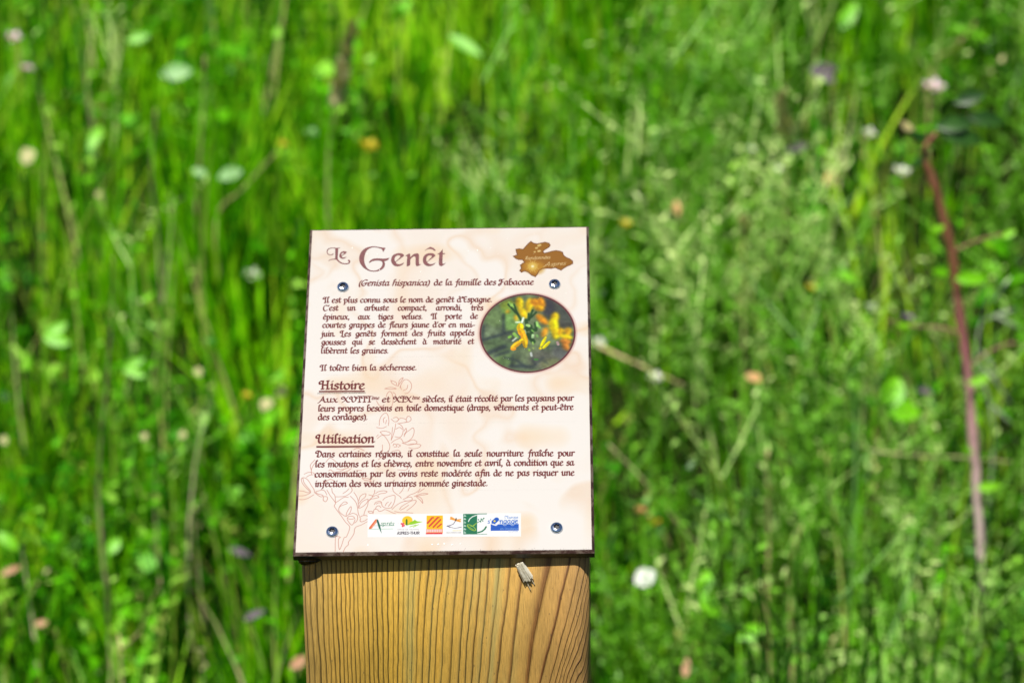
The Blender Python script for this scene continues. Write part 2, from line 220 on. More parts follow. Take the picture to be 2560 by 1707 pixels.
'logo': [["p",[[35.25,175.86],[112.13,175.99],[112.12,189.38],[35.66,188.92]],[255,255,255]],["c",[36.93,183.69],[39.74,179.44],0.72,[236,112,62],0.22,1.0],["c",[37.3,184.23],[38.31,181.77],0.07,[250,200,170],0.02,1.0],["c",[38.06,183.0],[39.06,180.55],0.07,[250,200,170],0.02,1.0],["c",[38.81,181.78],[39.81,179.32],0.07,[250,200,170],0.02,1.0],["c",[39.56,180.55],[40.57,178.09],0.07,[250,200,170],0.02,1.0],["p",[[40.08,178.71],[40.67,179.12],[41.73,182.21],[42.65,187.01],[41.05,183.56],[39.9,179.77]],[24,96,78]],["c",[36.05,184.34],[48.23,184.31],0.09,[110,190,150],0.03,1.0],["c",[38.68,182.39],[48.72,182.47],0.09,[60,140,110],0.03,1.0],["t",["sprés",41.73,182.25,48.79,182.31,1.4,0.2,0,0.7],[44,122,86],1],["c",[55.27,179.65],[55.27,179.65],2.59,[250,208,20],0.31,1.0],["c",[54.91,179.44],[54.97,181.9],0.47,[66,120,24],0.14,1.0],["c",[54.9,178.82],[54.94,180.47],0.18,[66,120,24],0.05,1.0],["c",[52.45,181.47],[52.45,181.47],0.5,[236,80,100],0.15,1.0],["c",[53.34,181.36],[53.34,181.36],0.5,[236,80,100],0.15,1.0],["c",[53.01,182.17],[53.01,182.17],0.5,[236,80,100],0.15,1.0],["c",[53.66,182.51],[53.66,182.51],0.5,[236,80,100],0.15,1.0],["c",[53.02,182.91],[53.02,182.91],0.5,[236,80,100],0.15,1.0],["p",[[56.59,182.2],[58.92,179.18],[60.19,180.1],[63.06,180.45],[60.5,181.16],[58.54,181.81]],[150,212,24]],["p",[[54.98,182.52],[56.9,180.48],[59.03,179.47],[56.94,181.92]],[150,212,24]],["c",[56.61,183.27],[59.63,182.22],0.21,[160,214,60],0.06,1.0],["c",[58.4,183.44],[60.94,181.99],0.18,[160,214,60],0.05,1.0],["t",["OFFICE DE TOURISME",50.46,184.98,61.29,185.06,0.37,0,0,0.35],[110,100,110],2],["t",["ASPRES-THUIR",50.35,187.55,61.56,187.55,1.47,0.05,0,0.8],[44,34,50],2],["p",[[64.89,176.93],[73.01,176.91],[73.1,186.95],[64.97,186.89]],[255,198,0]],["c",[67.6,178.31],[65.5,181.16],0.5,[224,76,44],0.15,1.0],["c",[70.39,178.2],[66.43,183.01],0.5,[224,76,44],0.15,1.0],["c",[71.84,179.37],[68.4,183.52],0.46,[224,76,44],0.14,1.0],["c",[72.3,181.83],[70.37,183.66],0.4,[224,76,44],0.12,1.0],["c",[67.95,178.02],[68.38,178.19],0.36,[224,76,44],0.11,1.0],["c",[70.63,178.04],[71.1,178.13],0.36,[224,76,44],0.11,1.0],["p",[[64.79,184.72],[73.06,184.7],[73.02,186.58],[64.82,186.52]],[244,150,140]],["c",[65.36,185.05],[65.38,186.19],0.22,[255,240,235],0.06,1.0],["c",[66.22,185.06],[66.24,186.2],0.21,[255,240,235],0.06,1.0],["c",[67.08,185.06],[67.1,186.21],0.21,[255,240,235],0.06,1.0],["c",[67.93,185.07],[67.95,186.21],0.22,[255,240,235],0.06,1.0],["c",[68.79,185.08],[68.81,186.22],0.21,[255,240,235],0.06,1.0],["c",[69.64,185.08],[69.66,186.23],0.22,[255,240,235],0.06,1.0],["c",[70.5,185.09],[70.52,186.23],0.21,[255,240,235],0.06,1.0],["c",[71.36,185.1],[71.38,186.24],0.21,[255,240,235],0.06,1.0],["c",[72.21,185.1],[72.23,186.25],0.22,[255,240,235],0.06,1.0],["p",[[64.72,186.76],[73.02,186.74],[73.0,187.64],[64.7,187.58]],[230,44,62]],["c",[77.18,178.18],[79.23,179.63],0.53,[244,165,60],0.16,1.0],["c",[76.83,178.99],[79.06,179.63],0.32,[244,165,60],0.1,1.0],["c",[79.95,179.63],[81.91,179.36],0.36,[244,165,60],0.11,1.0],["c",[79.95,179.92],[81.74,180.47],0.43,[244,165,60],0.13,1.0],["c",[79.69,178.81],[79.49,179.92],0.32,[90,60,50],0.1,1.0],["c",[79.35,180.16],[78.37,181.88],0.18,[110,104,130],0.05,1.0],["c",[78.37,181.88],[76.78,182.68],0.18,[110,104,130],0.05,1.0],["c",[76.78,182.68],[75.25,183.16],0.25,[110,104,130],0.08,1.0],["c",[75.35,182.88],[76.61,183.74],0.22,[110,104,130],0.06,1.0],["c",[76.61,183.58],[79.12,184.42],0.14,[110,104,130],0.04,1.0],["c",[79.12,184.42],[80.82,184.02],0.14,[110,104,130],0.04,1.0],["c",[80.82,184.02],[82.39,183.71],0.18,[110,104,130],0.05,1.0],["c",[78.07,185.72],[82.27,185.67],0.14,[240,215,120],0.08,1.0],["t",["MEDITERRANEE",74.74,187.16,82.43,187.14,0.49,0,0,0.5],[130,124,128],2],["p",[[83.19,176.17],[90.16,176.14],[90.26,187.93],[83.33,187.88]],[14,116,78]],["p",[[90.16,176.06],[95.09,176.02],[95.09,176.43],[90.16,176.47]],[14,116,78]],["p",[[90.26,187.72],[95.23,187.76],[95.23,188.0],[90.26,187.97]],[14,116,78]],["c",[83.71,187.02],[84.56,187.03],0.21,[225,245,235],0.06,1.0],["c",[83.7,186.29],[84.34,186.54],0.14,[225,245,235],0.04,1.0],["c",[83.69,185.11],[84.54,185.11],0.21,[225,245,235],0.06,1.0],["c",[83.68,184.37],[84.32,184.62],0.14,[225,245,235],0.04,1.0],["c",[83.67,183.18],[84.52,183.19],0.21,[225,245,235],0.06,1.0],["c",[83.66,182.45],[84.3,182.7],0.14,[225,245,235],0.04,1.0],["c",[83.64,181.26],[84.5,181.27],0.22,[225,245,235],0.06,1.0],["c",[83.64,180.52],[84.28,180.77],0.14,[225,245,235],0.04,1.0],["c",[83.62,179.33],[84.48,179.34],0.22,[225,245,235],0.06,1.0],["c",[83.61,178.6],[84.26,178.85],0.14,[225,245,235],0.04,1.0],["c",[83.6,177.4],[84.46,177.41],0.22,[225,245,235],0.06,1.0],["c",[83.59,176.66],[84.24,176.92],0.14,[225,245,235],0.04,1.0],["c",[85.85,180.5],[86.47,179.07],0.25,[245,250,245],0.08,1.0],["c",[86.47,179.07],[87.89,177.77],0.25,[245,250,245],0.08,1.0],["c",[87.89,177.77],[89.81,176.96],0.25,[245,250,245],0.08,1.0],["c",[89.44,185.05],[89.45,185.59],0.18,[170,204,60],0.05,1.0],["c",[89.45,185.59],[89.04,185.84],0.18,[170,204,60],0.05,1.0],["c",[89.04,185.84],[88.31,185.73],0.18,[170,204,60],0.05,1.0],["c",[88.31,185.73],[87.4,185.29],0.18,[170,204,60],0.05,1.0],["c",[87.4,185.29],[86.47,184.62],0.18,[170,204,60],0.05,1.0],["c",[86.47,184.62],[85.73,183.83],0.18,[170,204,60],0.05,1.0],["c",[85.73,183.83],[85.32,183.09],0.18,[170,204,60],0.05,1.0],["c",[85.32,183.09],[85.31,182.55],0.18,[170,204,60],0.05,1.0],["c",[85.31,182.55],[85.71,182.3],0.18,[170,204,60],0.05,1.0],["c",[85.71,182.3],[86.44,182.41],0.18,[170,204,60],0.05,1.0],["c",[86.44,182.41],[87.36,182.85],0.18,[170,204,60],0.05,1.0],["c",[87.36,182.85],[88.28,183.52],0.18,[170,204,60],0.05,1.0],["c",[88.28,183.52],[89.02,184.31],0.18,[170,204,60],0.05,1.0],["c",[89.02,184.31],[89.44,185.05],0.18,[170,204,60],0.05,1.0],["c",[85.52,183.16],[88.39,185.22],0.14,[170,204,60],0.04,1.0],["c",[88.19,182.97],[90.13,181.35],0.18,[170,204,60],0.05,1.0],["c",[86.94,183.37],[89.08,182.78],0.14,[170,204,60],0.04,1.0],["c",[90.2,181.35],[93.5,179.04],0.18,[14,116,78],0.05,1.0],["c",[90.83,179.51],[90.9,179.6],0.32,[14,116,78],0.1,1.0],["c",[92.18,179.11],[92.25,179.2],0.32,[14,116,78],0.1,1.0],["c",[93.5,178.8],[93.57,178.8],0.32,[14,116,78],0.1,1.0],["c",[91.91,180.75],[91.98,180.75],0.32,[14,116,78],0.1,1.0],["c",[92.97,180.27],[93.05,180.27],0.32,[14,116,78],0.1,1.0],["c",[90.61,186.95],[92.66,186.27],0.39,[14,116,78],0.12,1.0],["c",[92.66,186.27],[94.0,185.06],0.39,[14,116,78],0.12,1.0],["c",[94.0,185.06],[94.71,183.72],0.4,[14,116,78],0.12,1.0],["p",[[96.98,182.35],[110.95,182.21],[110.95,185.96],[97.0,186.02]],[20,90,200]],["c",[98.96,180.6],[99.92,179.59],1.21,[20,90,200],0.36,1.0],["c",[98.32,180.8],[98.4,181.82],0.92,[20,90,200],0.28,1.0],["c",[97.97,182.23],[99.58,182.86],0.36,[250,252,255],0.11,1.0],["c",[99.58,182.86],[100.99,181.84],0.28,[250,252,255],0.08,1.0],["c",[98.89,180.48],[98.89,180.48],0.53,[250,225,60],0.16,1.0],["t",["s'",95.48,181.8,97.26,181.82,1.64,0.0,0,0.9],[20,90,200],1],["t",["l'Europe",103.94,179.04,110.77,179.1,0.98,0.0,0,0.55],[20,90,200],1],["t",["ngage",101.35,181.89,110.7,181.88,1.8,0.0,0,2.2],[235,244,255],1],["t",["ngage",101.35,181.89,110.7,181.88,1.8,0.0,0,1.0],[20,90,200],1],["t",["en Occitanie",101.82,185.32,110.7,185.39,0.69,0.0,0,0.5],[190,215,250],1],["t",["avec le FEDER",105.8,186.74,110.59,186.77,0.37,0.0,0,0.35],[120,150,220],1]],
'sketch': [[[0.1,161.69],[2.45,162.07],[4.35,162.81],[6.22,162.82]],[[0.23,164.74],[2.87,164.58],[5.01,163.71],[6.22,162.82]],[[0.33,166.78],[2.66,166.9],[5.11,166.03],[7.83,164.09]],[[6.22,162.82],[4.25,160.65],[1.94,157.76],[1.05,155.23],[1.78,154.15],[3.36,154.53],[5.0,156.35],[6.36,158.88],[7.7,161.04],[8.08,162.84]],[[1.78,154.15],[2.54,157.04],[4.53,159.94],[6.19,162.11]],[[8.08,162.84],[9.7,164.28],[11.3,165.37],[12.53,165.02],[11.88,164.3],[9.67,163.57],[8.69,162.49],[10.53,161.79],[12.07,161.44],[13.34,162.17],[14.36,164.33]],[[12.58,166.45],[12.85,165.39],[14.4,165.4],[14.77,166.83],[13.9,168.25],[12.78,167.53],[12.58,166.45]],[[14.25,161.46],[16.25,165.06],[18.89,169.0],[18.34,170.78],[20.31,173.99],[22.27,176.84],[24.24,180.04],[26.16,182.16],[26.53,183.93],[25.16,188.48],[23.95,189.17],[22.88,193.36],[21.89,195.79],[21.34,193.35],[21.21,189.85],[22.1,188.81],[20.85,188.45],[19.65,189.14],[19.79,196.82]],[[23.64,197.54],[24.77,194.76],[26.24,193.03],[26.19,191.63],[27.64,189.2],[28.78,186.75],[29.01,184.3],[29.88,182.9],[32.31,181.86],[35.33,179.94]],[[20.85,171.87],[21.42,170.45],[23.21,168.51],[24.45,168.7],[24.79,169.41],[23.26,170.11],[21.44,170.98],[20.71,172.22],[20.93,174.0],[22.22,175.42],[24.12,176.86]],[[24.43,176.86],[24.68,175.09],[25.53,172.97],[26.71,171.2],[26.92,172.98],[26.22,175.1],[24.74,176.86]],[[25.09,177.92],[25.98,176.87],[27.83,176.88],[28.79,177.95],[27.58,178.47],[25.72,178.28],[25.09,177.92]],[[26.25,175.81],[27.77,175.11],[29.64,175.84],[30.31,177.26],[30.07,179.37],[28.89,180.78]],[[25.11,178.63],[26.1,180.4],[27.38,181.82],[28.28,181.12],[29.12,178.66]],[[31.25,177.62],[32.75,176.57],[34.91,176.59],[35.57,178.01],[34.08,179.41],[32.25,180.1],[31.61,179.39],[31.87,177.98]],[[26.19,165.14],[28.12,167.3],[29.43,169.45],[30.14,172.3],[30.55,175.14],[31.22,176.91]],[[27.97,163.02],[29.29,165.17],[30.13,167.32],[30.36,169.46],[30.61,172.3]],[[30.62,168.04],[31.16,165.54],[32.66,164.13],[34.05,163.96],[33.65,165.92],[32.15,167.34],[30.67,169.46]],[[30.75,171.95],[31.6,169.47],[33.4,167.7],[35.24,167.19],[34.68,169.14],[33.19,170.9],[31.07,172.31]],[[33.36,176.22],[33.9,173.75],[35.04,170.92],[35.57,168.08],[37.36,165.96],[39.19,164.9],[40.61,165.98],[38.62,166.68],[36.78,167.02],[35.57,168.08]],[[35.46,164.51],[36.71,164.88],[37.66,165.6]],[[37.34,165.24],[38.23,163.82],[38.48,161.68]],[[38.85,163.83],[40.37,162.77],[42.83,162.25],[44.7,162.81],[43.49,163.69],[41.64,163.85],[40.11,164.55]],[[16.7,160.41],[17.1,162.92],[18.41,164.72],[18.87,168.65]],[[18.75,165.44],[21.23,165.46],[23.7,165.12],[25.83,163.71],[27.01,161.93],[26.63,160.14]],[[22.41,163.68],[24.22,162.27],[25.41,160.84]],[[18.89,169.0],[20.69,167.59],[23.11,165.83],[25.28,165.85]],[[6.08,152.39],[5.96,149.49],[6.79,146.96],[7.67,145.52]],[[3.64,153.81],[5.16,152.74],[7.02,152.4]],[[12.16,156.05],[13.13,156.78],[15.25,155.36],[17.14,155.74],[18.43,156.83]],[[14.74,150.3],[15.65,149.59],[16.94,150.69],[20.09,151.44],[23.81,150.75],[26.25,148.97]],[[18.21,151.06],[21.3,150.37],[23.12,148.94]],[[31.74,154.8],[33.02,155.89],[34.9,156.27],[36.46,156.64],[35.17,155.19],[32.98,154.81],[31.74,154.8]],[[42.68,167.78],[43.87,166.37],[46.32,165.32],[48.47,164.98],[48.83,166.77],[48.28,169.61],[47.11,172.08]],[[42.11,169.56],[42.46,170.98],[43.72,172.06],[45.58,172.43],[47.42,172.09]],[[44.0,170.99],[44.58,169.58],[45.49,168.87]],[[45.55,171.36],[46.44,169.95],[47.03,168.89]],[[38.42,170.24],[39.31,168.82],[41.15,168.3],[42.1,169.2],[40.55,169.19],[39.34,169.89]],[[39.11,172.73],[39.69,171.31],[40.91,170.97],[41.87,172.04]],[[35.45,174.11],[37.3,174.13],[37.94,174.84],[36.41,175.18],[35.45,174.11]],[[37.96,175.55],[38.51,173.08],[40.05,173.09],[41.0,174.16],[42.54,173.82],[43.75,173.12],[45.62,173.84],[47.5,174.92],[49.36,175.64]],[[47.45,173.15],[49.25,171.04],[51.67,169.28],[53.51,168.59],[55.35,168.25]],[[51.15,173.18],[52.34,171.42],[54.76,169.66],[57.2,168.26],[59.35,168.1],[59.08,169.7],[57.28,171.81],[54.86,173.92]],[[51.77,173.54],[53.6,172.49],[55.71,170.74]],[[52.86,167.52],[54.69,166.46],[56.84,166.13],[57.49,167.55],[55.66,168.25],[53.5,168.23]],[[54.68,166.11],[56.5,164.7],[58.34,164.0],[60.47,162.59],[61.37,161.17]],[[58.38,165.78],[60.52,164.73],[62.67,164.04],[65.29,164.24],[63.92,164.76],[61.45,165.1],[59.31,165.79]],[[60.19,163.66],[62.01,162.25],[63.54,161.19]],[[59.61,165.79],[61.17,166.16],[62.43,167.6],[62.78,169.73],[61.51,167.95],[59.62,166.15]],[[47.43,160.33],[47.79,162.48],[49.07,163.92],[51.27,165.72],[51.92,166.8]],[[50.92,163.93],[52.12,162.52],[53.0,160.38]],[[55.22,162.54],[56.1,160.41],[57.61,158.99]],[[48.71,174.22],[51.19,174.95],[54.27,174.98],[57.97,175.36]],[[41.81,101.32],[44.64,100.51],[47.76,101.4],[44.67,101.64],[41.81,101.32]],[[44.77,96.28],[45.53,97.98],[47.47,99.42],[48.91,99.72]],[[44.77,96.28],[47.42,97.44],[47.94,99.14]],[[48.91,99.72],[49.3,96.34],[51.17,94.66],[50.27,96.91],[48.89,99.16]],[[49.65,100.86],[50.31,98.61],[51.68,96.09],[53.58,96.11],[55.3,98.11],[55.6,100.93],[54.23,103.73],[52.35,104.55]],[[51.36,102.57],[53.23,101.47],[53.66,99.22]],[[50.39,101.99],[49.86,99.73]],[[42.66,106.39],[43.31,104.15],[44.71,103.04],[45.96,105.31],[46.3,109.24],[45.45,113.14]],[[46.15,103.63],[47.37,104.76],[47.93,108.14]],[[37.73,108.57],[39.24,111.39],[41.64,112.53]],[[39.59,123.63],[39.73,120.3],[40.84,117.54],[42.69,116.17],[43.91,117.58],[44.48,120.92],[44.31,123.68]],[[41.91,121.99],[41.61,119.77],[42.52,118.67]],[[42.87,122.56],[43.28,120.35]],[[38.21,124.72],[41.06,125.3],[43.38,124.23]],[[46.56,119.28],[48.43,118.74],[49.42,120.42],[47.56,121.51],[45.63,119.82]],[[48.5,121.52],[50.34,119.32],[52.71,119.9],[53.7,121.58],[51.82,122.11],[49.0,122.63]],[[53.2,120.46],[54.09,118.25],[55.52,118.83],[55.79,120.49],[54.64,121.59],[52.76,121.84]],[[49.48,122.64],[50.92,123.76],[51.91,125.98],[51.52,129.28],[50.15,130.92],[47.79,130.34]],[[48.14,125.94],[50.0,124.85],[51.44,125.98]],[[40.18,127.5],[42.52,126.98],[45.37,128.11],[44.47,129.48],[41.64,129.17],[40.18,127.5]],[[52.49,130.4],[53.38,128.2],[55.22,126.57],[56.84,125.21],[57.59,127.15],[56.95,130.45],[55.36,132.63],[53.05,134.25]],[[52.41,127.09],[53.31,125.44],[53.59,127.1],[52.46,129.29]],[[51.64,134.23],[53.97,133.71],[57.23,132.37],[59.14,133.76],[58.22,134.85],[54.95,135.36],[51.64,134.23]],[[54.48,135.36],[57.28,134.84],[61.05,135.43],[60.14,137.06],[57.34,137.69],[54.99,137.01]],[[46.0,134.17],[47.84,132.54],[50.63,131.47],[52.1,133.69]],[[46.99,135.82],[47.43,134.73],[48.62,135.29],[48.88,136.39],[47.47,136.49]],[[48.84,134.75],[50.26,135.31],[50.74,135.87],[49.59,136.67]],[[38.87,131.34],[40.71,129.71],[42.12,129.73],[44.08,132.5],[45.34,135.81],[44.95,138.54],[43.35,140.16]],[[41.57,135.22],[41.68,139.05]],[[38.37,130.24],[39.28,129.15]],[[45.96,132.52],[46.83,129.78],[47.67,125.93],[48.06,122.62]],[[46.47,124.81],[46.14,130.33],[45.96,132.52]],[[40.54,140.13],[41.44,139.05]],[[46.6,139.1],[49.87,138.59],[50.85,140.24],[50.45,142.96]],[[39.71,143.94],[41.08,142.86],[42.94,142.34]],[[48.66,146.21],[51.95,147.32],[54.79,148.98],[53.42,150.32],[49.69,150.01]],[[2.37,152.05],[4.6,151.02],[7.36,151.57],[7.93,154.21]],[[5.93,149.97],[5.33,146.8],[7.48,143.64]],[[13.03,145.29],[15.21,142.66],[18.51,145.34],[19.48,146.94]],[[26.92,138.0],[29.18,136.96],[32.43,138.59]],[[28.71,150.2],[31.43,150.22]],[[18.65,149.04],[21.4,149.6],[25.01,148.58]]],
}

PXM = 9                               # texels per millimetre
SW, SH = 147.4, 197.4                 # printed sheet, mm
IW, IH = int(SW * PXM), int(SH * PXM)

def vnoise(shape, cell, seed, aspect=1.0):
    r = np.random.default_rng(seed)
    h, w = shape
    gh, gw = int(h / cell * aspect) + 3, int(w / cell) + 3
    g = r.random((gh, gw))
    y = np.linspace(0, gh - 2.001, h); x = np.linspace(0, gw - 2.001, w)
    yi = y.astype(int); xi = x.astype(int)
    fy = y - yi; fx = x - xi
    fy = (fy * fy * (3 - 2 * fy))[:, None]; fx = (fx * fx * (3 - 2 * fx))[None]
    a = g[np.ix_(yi, xi)]; b_ = g[np.ix_(yi, xi + 1)]; c_ = g[np.ix_(yi + 1, xi)]; d_ = g[np.ix_(yi + 1, xi + 1)]
    return (a * (1 - fx) + b_ * fx) * (1 - fy) + (c_ * (1 - fx) + d_ * fx) * fy
def fbm(cell, seed, octaves=4):
    s = 0; amp = .5
    for k in range(octaves):
        s = s + amp * vnoise((IH, IW), cell / 2 ** k, seed + k); amp *= .5
    return s / (1 - .5 ** octaves)
PAPER = np.array([250, 245, 239.]); TAN = np.array([238, 190, 146.]); PEACH = np.array([246, 216, 190.])
wy_, wx_ = fbm(260, 201, 3) - .5, fbm(300, 301, 3) - .5
def warp(f, k=520):
    yy, xx = np.mgrid[0:IH, 0:IW]
    return f[np.clip((yy + k * wy_ + .35 * (xx - IW / 2)).astype(int), 0, IH - 1), np.clip((xx + k * wx_ - .3 * (yy - IH / 2)).astype(int), 0, IW - 1)]
f1 = warp(fbm(520, 11, 2)); f2 = warp(fbm(400, 31, 2)); f3 = fbm(500, 51, 2)
vein = np.clip(1 - np.abs(f1 - .5) * 15, 0, 1) ** 1.5 * np.clip((f3 - .36) * 4, 0, 1)
vein2 = np.clip(1 - np.abs(f2 - .52) * 13, 0, 1) ** 1.6 * np.clip((.66 - f3) * 3, 0, 1)
cloud = np.clip((f2 - .45) * 2.6, 0, 1)
IMG = PAPER + (PEACH - PAPER) * (cloud * .38)[..., None]
IMG = IMG + (TAN - IMG) * np.clip(vein * .34 + vein2 * .34, 0, .45)[..., None]
blot = np.clip((vnoise((IH, IW), 150, 77) - .66) * 3, 0, 1)
IMG = IMG + (np.array([248, 216, 176.]) - IMG) * (blot * .6)[..., None]

def blend(y0, y1, x0, x1, cov, col, a=1.0):
    IMG[y0:y1, x0:x1] += (np.asarray(col, float) - IMG[y0:y1, x0:x1]) * (cov * a)[..., None]
def box(x0, x1, y0, y1, pad):
    a = max(0, int(x0 - pad)); b_ = min(IW, int(x1 + pad) + 2); c_ = max(0, int(y0 - pad)); d_ = min(IH, int(y1 + pad) + 2)
    return c_, d_, a, b_
def d_caps(X, Y, x0, y0, x1, y1):
    dx, dy = x1 - x0, y1 - y0
    t = np.clip(((X - x0) * dx + (Y - y0) * dy) / max(dx * dx + dy * dy, 1e-6), 0, 1)
    return np.hypot(X - x0 - t * dx, Y - y0 - t * dy)
def capsule(u0, v0, u1, v1, r, col, soft=.1, a=1.0, mask=None):
    x0, y0, x1, y1, r = u0 * PXM, v0 * PXM, u1 * PXM, v1 * PXM, r * PXM
    s = max(soft * PXM, .6)
    q = box(min(x0, x1), max(x0, x1), min(y0, y1), max(y0, y1), r + s + 1)
    if q[0] >= q[1] or q[2] >= q[3]: return
    Y, X = np.mgrid[q[0]:q[1], q[2]:q[3]] + .5
    t = np.clip((r + s / 2 - d_caps(X, Y, x0, y0, x1, y1)) / s, 0, 1)
    cov = t * t * (3 - 2 * t)
    if mask is not None: cov = cov * mask[q[0]:q[1], q[2]:q[3]]
    blend(*q, cov, col, a)
def polygon(pts, col, a=1.0, ss=3):
    P = np.array(pts) * PXM
    q = box(P[:, 0].min(), P[:, 0].max(), P[:, 1].min(), P[:, 1].max(), 1)
    h, w = q[1] - q[0], q[3] - q[2]
    Y = (np.arange(h * ss)[:, None] + .5) / ss + q[0]; X = (np.arange(w * ss)[None] + .5) / ss + q[2]
    ins = np.zeros((h * ss, w * ss), bool)
    for (xa, ya), (xb, yb) in zip(P, np.roll(P, -1, 0)):
        if ya == yb: continue
        c_ = (Y >= min(ya, yb)) & (Y < max(ya, yb))
        ins ^= c_ & (X < xa + (Y - ya) / (yb - ya) * (xb - xa))
    cov = ins.reshape(h, ss, w, ss).mean((1, 3))
    blend(*q, cov, col, a)

